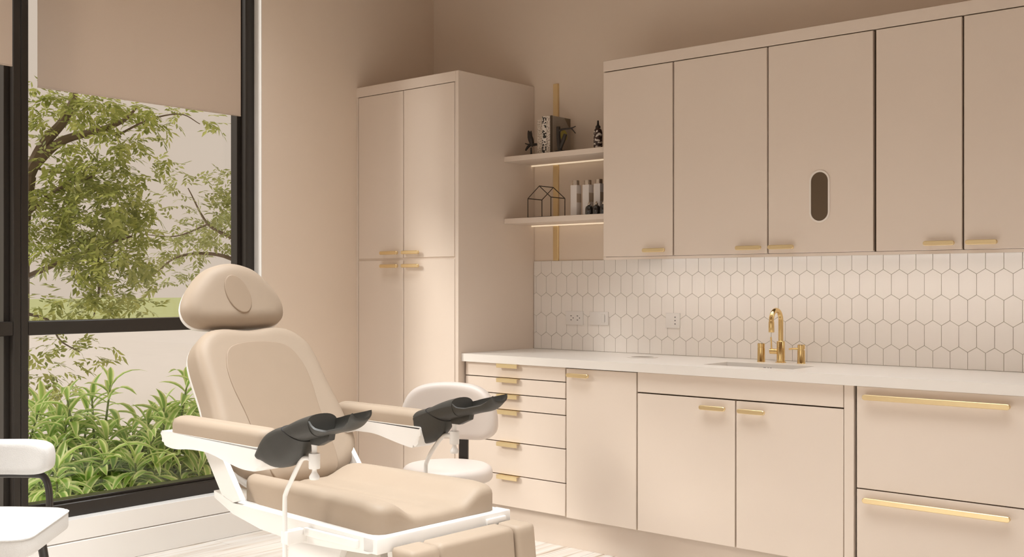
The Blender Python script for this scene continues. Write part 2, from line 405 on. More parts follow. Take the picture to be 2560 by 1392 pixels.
# window wall with one long opening
WY0, WY1, WZ0, WZ1 = -1.268, -6.16, 0.218, 3.10
lw = MB()
lw.box(WX-0.20, WX, WY0, 0.0, -0.06, CZ).box(WX-0.20, WX, FY, WY1, -0.06, CZ)
lw.box(WX-0.20, WX, WY1, WY0, -0.06, WZ0).box(WX-0.20, WX, WY1, WY0, WZ1, CZ)
struct(lw.build('wall_left', M['wall']))
# white apron board below the glass, in two steps, and the pale reveal lining
ap = MB().box(WX, WX+0.012, WY1, -0.70, 0.128, WZ0-0.002, 0.002, seg=1)
struct(ap.build('trim_1', M['trimwhite']))
struct(MB().box(WX, WX+0.020, WY1, -0.70, 0.0, 0.124, 0.003, seg=1).build('baseboard_left', M['trimwhite']))
struct(MB().box(WX-0.19, WX+0.001, WY0-0.004, WY0, WZ0, WZ1).box(WX-0.065, WX+0.012, WY1, WY0, WZ0-0.004, WZ0+0.004).build('trim_2', M['trimwhite']))
PITCH = (WY0-WY1)/4
FX = WX-0.055        # room face of the black frame
for k in range(4):
    ya = WY0-0.0045-PITCH*k; yb = ya-PITCH+(0.0045 if k == 3 else 0)
    j = 0.055 if k == 0 else 0.033
    root = bpy.data.objects.new('window_%d' % (k+1), None); COL.objects.link(root); struct(root); root.location = (FX, (ya+yb)/2, WZ0)
    off = tuple(root.location)
    def wp(n, mb, m): return mb.build(n, m, root, off)
    # stepped jambs: face bar plus a deeper, slimmer bar that carries the glass
    wp('jamb', MB().box(FX-0.10, FX, ya-j, ya, WZ0, WZ1, 0.003, seg=1).box(FX-0.10, FX-0.045, ya-j-0.022, ya-j+0.002, WZ0, WZ1, 0.002, seg=1), M['black'])
    wp('mullion', MB().box(FX-0.10, FX, yb, yb+0.033, WZ0, WZ1, 0.003, seg=1).box(FX-0.10, FX-0.05, yb+0.030, yb+0.045, WZ0, WZ1, 0.002, seg=1), M['black'])
    wp('transom', MB().box(FX-0.10, FX-0.001, yb+0.033, ya-j, 1.049, 1.111, 0.003, seg=1), M['black'])
    wp('sill_rail', MB().box(FX-0.10, FX-0.001, yb+0.033, ya-j, WZ0+0.004, 0.285, 0.003, seg=1).box(FX-0.10, FX-0.03, yb+0.033, ya-j, 0.285, 0.297, 0.002, seg=1), M['black'])
    wp('head_rail', MB().box(FX-0.10, FX-0.001, yb+0.033, ya-j, WZ1-0.06, WZ1, 0.003, seg=1), M['black'])
    wp('pane', MB().box(FX-0.078, FX-0.072, yb+0.03, ya-j+0.005, 0.29, 1.055), M['glass'])
    wp('pane', MB().box(FX-0.078, FX-0.072, yb+0.03, ya-j+0.005, 1.105, WZ1-0.05), M['glass'])
# roller blinds
def blind(y0, y1, zb, label):
    K = Kit('roller_blind', label, 'blind', (WX-0.012, (y0+y1)/2, zb), 'roller blinds at the tall windows')
    K.part('fabric', MB().box(WX-0.014, WX-0.0125, y1, y0, zb+0.004, WZ1-0.03), M['blind'])
    K.part('hem_bar', MB().box(WX-0.018, WX-0.0085, y1, y0, zb, zb+0.006, 0.002, seg=1), M['blind'])
    K.part('roller', MB().lathe([(0.024, 0), (0.024, y0-y1)], (WX-0.03, y1, WZ1-0.03), 20, axis='y'), M['blind'])
blind(-1.388, -2.443, 2.133, 'tan roller blind half lowered over the wide window above the exam chair')
blind(-2.553, -3.60, 2.208, 'tan roller blind at the left edge, over the next window pane')
blind(-3.77, -4.82, 2.17, 'added tan roller blind over the third window, unseen left of the picture')  # unseen, added to shape the light coming through this window
blind(-4.99, -6.04, 2.17, 'added unseen tan roller blind over the fourth window, nearest the front wall')  # unseen as well, added to trim the window light

# ================================================================== OUTDOORS
struct(MB().box(-34, WX-0.25, -45, 45, -0.10, -0.05).build('ground', M['paving']))
struct(MB().box(-95, -24, -70, 70, -0.30, -0.02).build('lawn', M['grass']))

# ================================================================== CABINETS
def slab(K, name, x0, x1, y0, y1, z0, z1, m, parent=None, bev=0.0015): return K.part(name, MB().box(x0, x1, y0, y1, z0, z1, bev, seg=1), m, parent)
def bar_handle(K, door, x0, x1, z, yface, h=0.019, name='handle', m='brass'):
    r = h/2; out = []
    for k in range(9): t = PI/2+PI*k/8; out.append((x0+r+r*math.cos(t), z+r*math.sin(t)))
    for k in range(9): t = -PI/2+PI*k/8; out.append((x1-r+r*math.cos(t), z+r*math.sin(t)))
    mb = MB().prism(out, 0.017, 0.029, 0.0018, fn=lambda a, b, c: (a, yface-c, b), seg=1)
    for xx in (x0+0.022, x1-0.022): mb.tube([(xx, yface+0.001, z), (xx, yface-0.018, z)], 0.0045, 10)
    o = K.part(name, mb, M[m], door); o['label'] = 'brushed brass bar handle'; return o
# --- tall cabinet in the corner
TX0, TX1, TY, TT = WX, 0.774, -0.621, 2.383
K = Kit('tall_cabinet', 'tall beige two-door-wide cupboard standing in the room corner beside the shelves', 'cabinet', (0.38, -0.31, 0))
slab(K, 'body', TX0, TX1-0.02, TY+0.025, -0.001, 0.09, TT-0.02, M['carcass'])
slab(K, 'side_panel', TX1-0.02, TX1, TY, -0.001, 0.0, TT, M['paint'])
slab(K, 'top_panel', TX0, TX1-0.02, TY+0.02, -0.001, TT-0.02, TT, M['paint'])
slab(K, 'top_rail', TX0, TX1-0.02, TY, TY+0.02, 2.328, TT, M['paint'])
slab(K, 'stile', TX0, -0.0035, TY, TY+0.02, 0.09, 2.328, M['paint'])
slab(K, 'stile', 0.748, TX1-0.02, TY, TY+0.02, 0.09, 2.328, M['paint'])
slab(K, 'plinth', TX0, TX1-0.02, TY+0.055, TY+0.075, 0, 0.09, M['paint'])
slab(K, 'mid_rail', -0.0035, 0.748, TY+0.006, TY+0.024, 1.400, 1.424, M['paint'])
for (x0, x1, hx) in ((0.0, 0.3625, (0.200, 0.340)), (0.3665, 0.7455, (0.367, 0.503))):
    hx = (max(hx[0], x0+0.004), hx[1])
    d = slab(K, 'door', x0, x1, TY, TY+0.02, 1.418, 2.3245, M['paint']); bar_handle(K, d, hx[0], hx[1], 1.446, TY)
    d = slab(K, 'door', x0, x1, TY, TY+0.02, 0.093, 1.406, M['paint']); bar_handle(K, d, hx[0], hx[1], 1.374, TY)
# --- base units
DY = -0.58; DB, DT = 0.155, 0.874
def base_unit(name, label, x0, x1, sink=False):
    K = Kit(name, label, 'cabinet', ((x0+x1)/2, -0.29, 0))
    if sink:     # open-topped carcass under the basin
        mb = MB().box(x0+0.001, x1-0.001, DY+0.021, -0.001, DB, 0.70)
        mb.box(x0+0.001, x1-0.001, DY+0.021, DY+0.035, 0.70, 0.8755).box(x0+0.001, x0+0.019, DY+0.035, -0.001, 0.70, 0.8755).box(x1-0.019, x1-0.001, DY+0.035, -0.001, 0.70, 0.8755)
        K.part('carcass', mb, M['carcass'])
    else: slab(K, 'carcass', x0+0.001, x1-0.001, DY+0.021, -0.001, DB, 0.8755, M['carcass'])
    return K
K = base_unit('drawer_cabinet', 'beige base cabinet with six stacked drawers, next to the tall cupboard', 0.778, 1.4425)
zs = [0.874, 0.801, 0.7205, 0.641, 0.480, 0.315, 0.155]
for a, b in zip(zs[:-1], zs[1:]):
    d = slab(K, 'drawer', 0.787, 1.4395, DY, DY+0.02, b+0.0045, a, M['paint'])
    mb = MB().box(1.018, 1.153, DY-0.024, DY+0.012, a+0.0002, a+0.0016).box(1.018, 1.153, DY-0.024, DY-0.021, a-0.019, a+0.0016, 0.001, seg=1)
    h = K.part('tab_pull', mb, M['brass'], d); h['label'] = 'brass tab pull'
K = base_unit('narrow_cabinet', 'narrow beige base cabinet with one door between drawers and sink unit', 1.4425, 1.8505)
d = slab(K, 'door', 1.4460, 1.8470, DY, DY+0.02, DB, DT-0.003, M['paint']); bar_handle(K, d, 1.464, 1.594, 0.841, DY)
K = base_unit('sink_cabinet', 'wide beige sink base cabinet with two doors under a blank front panel', 1.8505, 2.8315, True)
slab(K, 'front_panel', 1.8545, 2.8290, DY, DY+0.02, 0.7845, DT, M['paint'])
d = slab(K, 'door', 1.8545, 2.3490, DY, DY+0.02, DB, 0.7785, M['paint']); bar_handle(K, d, 2.188, 2.315, 0.741, DY)
d = slab(K, 'door', 2.3555, 2.8290, DY, DY+0.02, DB, 0.7785, M['paint']); bar_handle(K, d, 2.372, 2.499, 0.739, DY)
slab(K, 'end_panel', 2.8320, 2.8720, DY-0.001, -0.001, 0.0, 0.8755, M['paint'])
K = base_unit('drawer_fridge', 'built-in appliance with two deep beige drawers and long brass bars', 2.878, 3.503)
d = slab(K, 'drawer', 2.884, 3.4995, DY, DY+0.02, 0.4755, DT, M['paint']); bar_handle(K, d, 2.915, 3.458, 0.834, DY, 0.021)
d = slab(K, 'drawer', 2.884, 3.4995, DY, DY+0.02, DB, 0.4710, M['paint']); bar_handle(K, d, 2.915, 3.458, 0.433, DY, 0.021)
K = base_unit('end_cabinet', 'last beige base cabinet of the run, right of the big drawer appliance', 3.505, 4.10)
d = slab(K, 'door', 3.509, 4.096, DY, DY+0.02, DB, DT, M['paint']); bar_handle(K, d, 3.53, 3.66, 0.841, DY)
tag(MB().box(0.778, 2.8315, -0.53, -0.51, 0.0, DB-0.001).build('toe_kick', M['paint']), 'long beige plinth board under the drawers and sink cabinets', 'plinth')
tag(MB().box(2.873, 4.10, -0.53, -0.51, 0.0, DB-0.001).build('toe_kick', M['paint']), 'beige plinth board under the deep drawer appliance', 'plinth')
# --- worktop with a cut-out for the sink
CT, CB, CY = 0.916, 0.876, -0.600
SX0, SX1, SY0, SY1 = 2.13, 2.56, -0.47, -0.255
ct = MB()
ct.box(0.7755, SX0, CY, -0.001, CB, CT).box(SX1, 4.12, CY, -0.001, CB, CT)
ct.box(SX0, SX1, CY, SY0, CB, CT).box(SX0, SX1, SY1, -0.001, CB, CT)
tag(ct.build('worktop', M['stone']), 'long white stone worktop over the base cabinets', 'worktop')
K = Kit('sink', 'white undermounted sink basin let into the worktop below the gooseneck tap', 'sink', ((SX0+SX1)/2, (SY0+SY1)/2, 0.72))
b = MB(); t = 0.012
b.box(SX0-t, SX1+t, SY0-t, SY1+t, 0.715, 0.727).box(SX0-t, SX0, SY0-t, SY1+t, 0.727, CB-0.0005).box(SX1, SX1+t, SY0-t, SY1+t, 0.727, CB-0.0005)
b.box(SX0, SX1, SY0-t, SY0, 0.727, CB-0.0005).box(SX0, SX1, SY1, SY1+t, 0.727, CB-0.0005)
K.part('basin', b, M['ceramic'])
K.part('drain', MB().lathe([(0.0, 0), (0.04, 0), (0.04, 0.003), (0.03, 0.004), (0.0, 0.002)], (2.35, -0.34, 0.727), 24), M['steel'])
mk = MB()
for k, (a, wd) in enumerate(((0, .012), (.020, .006), (.032, .008))): mk.box(2.315+a, 2.315+a+wd, SY1-0.0012, SY1+0.001, CT-0.022, CT-0.016)
K.part('printed_mark', mk, M['ink'])
# waste chute ring in the worktop
K = Kit('waste_chute', 'round waste hole with thin rim sunk in the worktop left of the sink', 'waste chute', (1.66, -0.247, CT))
K.part('rim', MB().lathe([(0.058, 0), (0.076, 0.0), (0.077, 0.002), (0.074, 0.0032), (0.060, 0.0032), (0.058, 0.0012)], (1.66, -0.247, CT), 36), M['stone'])
K.part('hole_shade_disc', MB().lathe([(0.0, 0.0), (0.057, 0.0), (0.057, 0.0012), (0.0, 0.0016)], (1.66, -0.247, CT), 36), M['drain'])  # flat dark disc, the shade inside the hole put into its colour

# --- tiled splashback: elongated hexagons
GY = -0.003
bs = tag(MB().box(0.776, 4.12, GY, -0.0003, CT+0.0005, 1.404).build('backsplash', M['grout']), 'splashback of pale elongated hexagon tiles with thin tan joints', 'backsplash')
tw, hs, hp, g = 0.0717, 0.0875, 0.0220, 0.0016
JA = 2.6574; zc0 = (1.3161+1.2296)/2; rowp = hs+hp
def clip(poly, axis, lim, keep_less):
    o = []; n = len(poly)
    for i in range(n):
        a, b = poly[i], poly[(i+1) % n]; ia = (a[axis] <= lim) == keep_less; ib = (b[axis] <= lim) == keep_less
        if ia: o.append(a)
        if ia != ib:
            t = (lim-a[axis])/(b[axis]-a[axis]); o.append((a[0]+(b[0]-a[0])*t, a[1]+(b[1]-a[1])*t))
    return o
X_0, X_1, Z_0, Z_1 = 0.777, 4.118, CT+0.001, 1.4035
cache = {}
for k in range(-1, 4):
    zc = zc0-rowp*k; x = (JA if k % 2 == 0 else JA-tw/2)+tw/2
    x -= math.floor((x-X_0)/tw+1)*tw
    while x < X_1+tw:
        hw = tw/2-g/2; H = hs/2-g*0.2
        poly = [(-hw, -H), (0, -H-hp+g*0.3), (hw, -H), (hw, H), (0, H+hp-g*0.3), (-hw, H)]
        key = [k]
        for ax, lim, less in ((0, X_0-x, False), (0, X_1-x, True), (1, Z_0-zc, False), (1, Z_1-zc, True)):
            q = clip(poly, ax, lim, less)
            if len(q) != len(poly) or any(abs(a[0]-b[0])+abs(a[1]-b[1]) > 1e-9 for a, b in zip(q, poly)): key.append((ax, round(lim, 5)))
            poly = q
            if len(poly) < 3: break
        ok = len(poly) >= 3 and max(p[0] for p in poly)-min(p[0] for p in poly) > 0.004 and max(p[1] for p in poly)-min(p[1] for p in poly) > 0.004
        if ok:
            kk = ('full' if len(key) == 1 else tuple(map(str, key)))
            if kk not in cache:
                o = MB().prism(poly, 0.0, 0.0048, 0.0007, fn=lambda a, b, c: (a, -c, b), seg=1).build('tile', M['tile'], bs); cache[kk] = o.data
            else:
                o = bpy.data.objects.new('tile', cache[kk]); COL.objects.link(o); o.parent = bs
            o.location = (x, GY-0.0002, zc); o.rotation_euler = (random.uniform(-.004, .004), 0, random.uniform(-.004, .004))
        x += tw

# --- wall cabinets
UY, UB, UT = -0.310, 1.408, 2.328
def wall_unit(label, x0, x1, doors, zfill=0):
    K = Kit('wall_cabinet', label, 'cabinet', ((x0+x1)/2, -0.15, UB), 'beige wall cabinets above the worktop')
    slab(K, 'carcass', x0+0.001, x1-0.001, UY+0.021, -0.001, UB, UT+0.001, M['carcass'])
    for a, b, h0, h1, slot in doors:
        mb = MB()
        d = slab(K, 'door', a, b, UY, UY+0.019, UB+0.002, UT-0.003, M['paint'])
        if slot:
            sx, z0, z1, r = 2.607, 1.5415, 1.7575, 0.042
            def stadium(rad):
                o = []
                for k in range(17): t = PI*k/16; o.append((sx+rad*math.cos(t), z1-r+rad*math.sin(t)))
                for k in range(17): t = PI+PI*k/16; o.append((sx+rad*math.cos(t), z0+r+rad*math.sin(t)))
                return o
            n = 34; oi = stadium(0.0385); oo = stadium(0.0465); rv = []; rf = []
            for lst, y in ((oo, UY+0.001), (oo, UY-0.004), (oi, UY-0.004), (oi, UY+0.001)): rv += [(p[0], y, p[1]) for p in lst]
            for q in range(3):
                for i in range(n): rf.append((q*n+i, q*n+(i+1) % n, (q+1)*n+(i+1) % n, (q+1)*n+i))
            o = K.part('slot_rim', MB().add(rv, rf), M['rim'], d); o['label'] = 'pale oval rim of a dispenser slot'
            o = K.part('slot_panel', MB().prism(stadium(0.0388), 0, 0.001, fn=lambda p, q, c: (p, UY-c, q)), M['slotdark'], d); o['label'] = 'dark brown oval sheet standing in for the open slot'  # door stays solid, the dark inside of the opening put into this colour
        bar_handle(K, d, h0, h1, 1.4365, UY)
    return K
wall_unit('beige single-door wall cabinet, leftmost of the row, beside the open shelves', 1.470, 1.8755, [(1.4705, 1.8715, 1.716, 1.842, False)])
wall_unit('beige two-door wall cabinet above the tap, with oval slot in one door', 1.8755, 2.847, [(1.8795, 2.3600, 2.215, 2.342, False), (2.3670, 2.8405, 2.375, 2.498, True)])
wall_unit('beige two-door wall cabinet at the right edge above the plain tiles', 2.847, 3.672, [(2.8535, 3.1970, 3.054, 3.176, False), (3.2050, 3.668, 3.217, 3.336, False)])
tag(MB().box(1.470, 3.68, UY, -0.001, UT+0.0015, TT, 0.0015, seg=1).build('cabinet_fascia', M['paint']), 'long beige top fascia board running above the wall cabinets', 'fascia')
tag(MB().box(1.470, 3.68, UY+0.002, UY+0.020, 1.395, UB-0.0002).build('light_rail', M['paint']), 'thin beige light rail along the underside of the wall cabinets', 'rail')
o = tag(MB().box(1.50, 3.66, -0.275, -0.245, 1.401, 1.4075).build('under_cabinet_light', M['led2']), 'slim glowing light strip under the wall cabinets behind the light rail', 'light strip')

# --- open shelves, brass rail, LED strips
tag(MB().box(0.916, 0.950, -0.012, -0.0005, 1.4045, 2.379, 0.001, seg=1).build('brass_rail', M['brass']), 'flat vertical brass rail on the wall behind the two open shelves', 'rail')
SHX0, SHX1, SHY = 0.7745, 1.4695, -0.261
def shelf(z, label):
    K = Kit('wall_shelf', label, 'shelf', (1.12, -0.13, z-0.028), 'open beige shelves beside the tall cupboard')
    K.part('board', MB().box(SHX0, SHX1, SHY, -0.0125, z-0.028, z, 0.001, seg=1), M['paint'])
    o = K.part('light_strip', MB().box(SHX0+0.002, SHX1-0.002, -0.030, -0.014, z-0.034, z-0.028), M['led']); o['label'] = 'warm glowing light strip'
S1, S2 = 1.966, 1.630
shelf(S1, 'upper open beige shelf holding books and dark twig sculptures')
shelf(S2, 'lower open beige shelf holding wire house and white bottles')

# --- things on the shelves
def book(name, label, x0, x1, z1, y0, y1, m_spine, tilt=0, cover=None):
    K = Kit(name, label, 'book', ((x0+x1)/2, (y0+y1)/2, S1), 'books on the upper shelf')
    c = K.part('cover', MB().box(x0, x1, y0, y1, S1+0.0005, z1, 0.001, seg=1), m_spine)
    K.part('pages', MB().box(x0+0.002, x1-0.002, y0+0.003, y1+0.002, S1+0.003, z1+0.0004), M['paper'])
    return K, c
yb0, yb1 = -0.215, -0.07
def bx(px, y=yb0): return atY(px, 340, y).x
def bz(px, py, y=yb0): return atY(px, py, y).z
book('book', 'pale speckled paperback, shortest and leftmost of the books', bx(1343), bx(1354.5), bz(1348, 300), yb0, yb1, M['book_speckle'])
book('book', 'book with black scrawled pattern on a white spine', bx(1355), bx(1365), bz(1358, 291), yb0, yb1, M['book_bw'])
book('book', 'cream book with thin grey lines, left of the dark-spined book', bx(1365.4), bx(1375), bz(1370, 289.5), yb0, yb1, M['book_thin'])
K, c = book('book', 'grey covered book with dark spine, rightmost of the books', bx(1375.4), bx(1379), bz(1377, 288.5), yb0, yb1+0.02, M['cover'])
X4 = bx(1379); Z4 = bz(1377, 288.5)
K.part('spine', MB().box(bx(1375.4)-0.0002, X4+0.0004, yb0-0.001, yb0+0.006, S1+0.0005, Z4+0.0002), M['spine_dark'], c)
K.part('printed_corner', MB().prism([(yb1-0.035, Z4-0.002), (yb1+0.018, Z4-0.002), (yb1+0.018, Z4-0.06)], 0, 0.0006, fn=lambda a, b, cc: (X4+cc, a, b)), M['cover_corner'], c)
K.part('printed_patch', MB().prism([(yb1-0.04+0.03*math.cos(t), S1+0.105+0.03*math.sin(t)) for t in np.linspace(0, 2*PI, 16, endpoint=False)], 0, 0.0006, fn=lambda a, b, cc: (X4+cc, a, b)), M['cover_lime'], c)
# bird-on-a-twig sculpture
yo = -0.20
def P(px, py, y=yo): return tuple(atY(px, py, y))
K = Kit('bird_sculpture', 'small dark bird-on-twig sculpture leaning left of the books', 'sculpture', (P(1328, 380)[0], yo, S1))
tw_ = MB().tube([P(1314, 376), P(1320, 367), P(1327, 361), P(1336, 361.5), P(1346, 360.5)], [.005, .0075, .007, .008, .006], 8)
tw_.tube([P(1313, 358.5), P(1320, 361), P(1327, 361)], [.003, .004, .005], 8)
K.part('twig', tw_, M['darkmetal'])
body = MB()
pts = [(1321, 327, .004), (1323, 333, .010), (1325, 342, .014), (1327.5, 350, .015), (1329.5, 358, .012), (1330.5, 367, .004)]
body.tube([P(a, b) for a, b, r in pts], [r for a, b, r in pts], 12)
body.tube([P(1327.5, 327), P(1327.5, 335), P(1328, 344)], [.003, .007, .007], 8)
K.part('bird', body, M['darkmetal'])
K.part('foot', MB().lathe([(0.0, 0), (0.022, 0), (0.022, 0.004), (0.006, 0.007), (0.0045, 0.045)], (P(1328, 370)[0], yo, S1), 16), M['darkmetal'])
# twig sculpture in front of the grey book
y2 = -0.235
K = Kit('twig_sculpture', 'dark branching twig sculpture in front of the grey book', 'sculpture', (P(1400, 376, y2)[0], y2, S1))
t2 = MB().tube([P(1401, 381, y2), P(1398, 362, y2), P(1396, 340, y2), P(1395.5, 317, y2)], [.011, .012, .011, .0105], 10)
K.part('trunk', t2, M['darkmetal'])
K.part('limb', MB().tube([P(1401, 372, y2), P(1406, 357, y2), P(1410, 346, y2), P(1413.5, 335, y2)], [.008, .0105, .011, .010], 10), M['darkmetal'])
br = MB().tube([P(1396, 329, y2), P(1403, 324, y2), P(1414, 322, y2), P(1428, 320.5, y2), P(1434, 318, y2), P(1439, 315.5, y2)], [.007, .006, .005, .0045, .003, .0025], 8)
br.tube([P(1428, 320.5, y2), P(1434, 327, y2), P(1438.5, 333, y2)], [.004, .003, .0025], 8)
K.part('branch', br, M['darkmetal'])
K.part('foot', MB().lathe([(0.0, 0), (0.030, 0), (0.029, 0.005), (0.010, 0.008), (0.008, 0.02)], (P(1401, 376, y2)[0], y2, S1), 16), M['darkmetal'])
# patterned bottle
p = atY(1495, 367, -0.20); K = Kit('patterned_bottle', 'small black and white patterned bottle with pointed nozzle on upper shelf', 'bottle', (p.x, -0.20, S1))
c = (p.x, -0.20, S1)
K.part('body', MB().lathe([(0, 0.0005), (.021, .0005), (.0225, .004), (.0225, .085), (.019, .098), (.013, .106), (0, .106)], c, 24), M['bottle_bw'])
K.part('nozzle', MB().lathe([(.0, .106), (.013, .106), (.013, .116), (.006, .124), (.004, .146), (0, .147)], c, 16), M['darkmetal'])
# wire house
yh = -0.232
q1 = atY(1319.7, 541, yh); q1.z = S2
a = atY(1377.3, 500, yh).x-q1.x; zl = atY(1319.7, 496.4, yh).z
def solve_len():
    best = None
    for L in np.linspace(0.03, 0.16, 131):
        pt = Vector((q1.x, yh+L, zl)); d = pt-CAM; px = 1280+FPX*d.dot(_R)/d.dot(_F)
        if best is None or abs(px-1354.9) < best[0]: best = (abs(px-1354.9), L)
    return best[1]
Lh = solve_len(); za = atY(1349.2, 464.7, yh).z
V = {}
for i, yy in enumerate((yh, yh+Lh)):
    V['a', i] = (q1.x, yy, S2+0.002); V['b', i] = (q1.x+a, yy, S2+0.002); V['c', i] = (q1.x, yy, zl); V['d', i] = (q1.x+a, yy, zl); V['e', i] = (q1.x+a/2, yy, za)
K = Kit('wire_house', 'open wire frame shaped like a little gabled house on the lower shelf', 'ornament', (q1.x+a/2, yh+Lh/2, S2))
for s_, e_ in (('a', 'c'), ('b', 'd'), ('c', 'e'), ('e', 'd'), ('a', 'b')):
    for i in (0, 1): K.part('rod', MB().tube([V[s_, i], V[e_, i]], .0026, 6), M['wire'])
for s_ in 'abcde': K.part('rod', MB().tube([V[s_, 0], V[s_, 1]], .0026, 6), M['wire'])
# white square bottles
wl = ['white square bottle with silver cap, nearest the wire house', 'white square bottle with silver cap, middle of three', 'white square bottle with silver cap, tucked against the wall cabinet']
yw = -0.19
for i, (pl, pr, pt, pc) in enumerate(((1426, 1441.5, 463, 451), (1456, 1472, 462, 450), (1484, 1500, 459, 447.5))):
    x0 = atY(pl, 500, yw).x; x1 = atY(pr, 500, yw).x; zt = atY(pl, pt, yw).z; zc = atY(pl, pc, yw).z
    wd = x1-x0; xm = (x0+x1)/2; ym = yw+wd/2
    K = Kit('pump_bottle', wl[i], 'bottle', (xm, ym, S2), 'white bottles on the lower shelf')
    bd = K.part('body', MB().box(x0, x1, yw, yw+wd, S2+0.0005, zt, 0.002), M['bottle'])
    K.part('label', MB().box(x1-0.001, x1+0.0004, yw+0.001, yw+wd-0.001, S2+0.072, S2+0.118), M['label'], bd)
    K.part('cap', MB().lathe([(0, 0), (.019, 0), (.019, zc-zt-.001), (.0175, zc-zt), (0, zc-zt)], (xm, ym, zt), 20), M['cap'])
bl = ['small round black bottle, leftmost, before the white bottles', 'small round black bottle, middle of three on the lower shelf', 'small round black bottle partly hidden by the wall cabinet']
for i, pxm in enumerate((1473, 1491, 1509)):
    p = atY(pxm, 530, -0.237); c = (p.x, -0.237, S2)
    K = Kit('dropper_bottle', bl[i], 'bottle', c, 'black dropper bottles on the lower shelf')
    K.part('body', MB().lathe([(0, .0005), (.019, .0005), (.0205, .003), (.0205, .030), (.017, .041), (.008, .047), (.007, .049), (0, .049)], c, 22), M['amber'])
    K.part('cap', MB().lathe([(0, .049), (.0078, .049), (.0078, .056), (.004, .06), (.0035, .066), (0, .067)], c, 14), M['cap'])

# --- tap, dispensers
K = Kit('gooseneck_tap', 'polished brass gooseneck tap with side lever behind the sink', 'tap', (2.339, -0.134, CT))
bx_, by_ = 2.339, -0.134
K.part('base_ring', MB().lathe([(0, 0), (.024, 0), (.024, .003), (.019, .005), (0, .005)], (bx_, by_, CT), 28), M['brasspolish'])
K.part('body', MB().lathe([(0, .004), (.0185, .004), (.0185, .095), (.0165, .098), (0, .098)], (bx_, by_, CT), 28), M['brasspolish'])
R_ = 0.046; path = [(bx_, by_, CT+.095), (bx_, by_, 1.11)]
for k in range(1, 15):
    t = PI*k/14; path.append((bx_, by_-R_+R_*math.cos(t), 1.11+R_*math.sin(t)))
path += [(bx_, by_-2*R_, 1.098)]
K.part('spout', MB().tube(path, .0112, 18), M['brasspolish'])
K.part('spray_head', MB().lathe([(0, 0), (.0122, 0), (.0132, .004), (.0126, .045), (.0115, .05), (0, .05)], (bx_, by_-2*R_, 1.057), 20), M['brasspolish'])
lv = K.part('lever_hub', MB().tube([(bx_-.012, by_, CT+.050), (bx_-.052, by_, CT+.050)], .0125, 18), M['brasspolish'])
K.part('lever', MB().tube([(bx_-.046, by_, CT+.055), (bx_-.047, by_, CT+.085), (bx_-.049, by_, CT+.115)], .0034, 10), M['brasspolish'], lv)
K = Kit('air_switch', 'plain brass cylinder on the worktop left of the tap', 'dispenser', (2.249, -0.15, CT))
K.part('body', MB().lathe([(0, 0), (.019, 0), (.0175, .003), (.0165, .066), (0, .066)], (2.249, -0.15, CT), 26), M['brasspolish'])
K.part('button', MB().lathe([(0, .066), (.0155, .066), (.0155, .068), (.0165, .069), (.0165, .084), (.0145, .086), (0, .086)], (2.249, -0.15, CT), 26), M['brasspolish'])
K = Kit('soap_dispenser', 'brass soap dispenser with thin nozzle right of the tap', 'dispenser', (2.436, -0.128, CT))
c = (2.436, -0.128, CT)
K.part('body', MB().lathe([(0, 0), (.019, 0), (.0175, .003), (.0165, .060), (0, .060)], c, 26), M['brasspolish'])
K.part('pump_head', MB().lathe([(0, .060), (.0125, .060), (.0125, .064), (.0165, .065), (.0165, .083), (.0145, .085), (0, .085)], c, 26), M['brasspolish'])
K.part('nozzle', MB().tube([(c[0]-.008, c[1]-.008, CT+.066), (c[0]-.030, c[1]-.012, CT+.066), (c[0]-.052, c[1]-.016, CT+.0635)], [.0055, .0045, .0038], 12), M['brasspolish'])
# --- outlets on the tiles
def outlet(label, x0, x1, z0, z1, kind):
    y = -0.0085
    K = Kit('wall_outlet', label, 'outlet', ((x0+x1)/2, y, z0), 'white wall plates on the tiles')
    pl = K.part('plate', MB().box(x0, x1, y-0.006, y, z0, z1, 0.0015), M['plastic_white'])
    mb = MB(); zm = (z0+z1)/2; yy = y-0.0065
    if kind == 'duplex':
        for cx in (x0+.040, x0+.083):
            mb.box(cx-.007, cx+.002, yy, yy+.002, zm+.009, zm+.013).box(cx-.007, cx+.002, yy, yy+.002, zm-.013, zm-.009).box(cx+.009, cx+.014, yy, yy+.002, zm-.003, zm+.003)
        K.part('sockets', mb, M['ink'], pl)
    elif kind == 'switch':
        K.part('rocker', MB().box(x1-.040, x1-.022, y-.0085, y-.005, z0+.012, z1-.012, .001, seg=1), M['plastic_white'], pl)
        K.part('marker', MB().box(x1-.0215, x1-.0200, yy, yy+.002, z0+.018, z1-.018), M['ink'], pl)
    else:
        for k in range(3): mb.box(x1-.030, x1-.024, yy, yy+.002, zm-.020+.017*k, zm-.014+.017*k)
        K.part('usb_ports', mb, M['ink'], pl)
outlet('white double socket plate, leftmost on the tiled splashback', 1.006, 1.123, 1.055, 1.129, 'duplex')
outlet('white switch plate right beside the double socket', 1.168, 1.289, 1.057, 1.128, 'switch')
outlet('white single plate with small ports between switch and tap', 1.646, 1.729, 1.053, 1.129, 'usb')

# ================================================================== EXAM CHAIR   (local axes: x forward, y to the far side, z up)
CO = (2.0, -2.007, 0.0); CR = math.radians(-2.07)
ec = thing('exam_chair', 'tan reclining exam chair with white frame and black leg supports', 'exam chair', CO, CR)
def cp(n, mb, m, parent=None, angle=40): return mb.build(n, M[m], parent or ec, angle=angle)
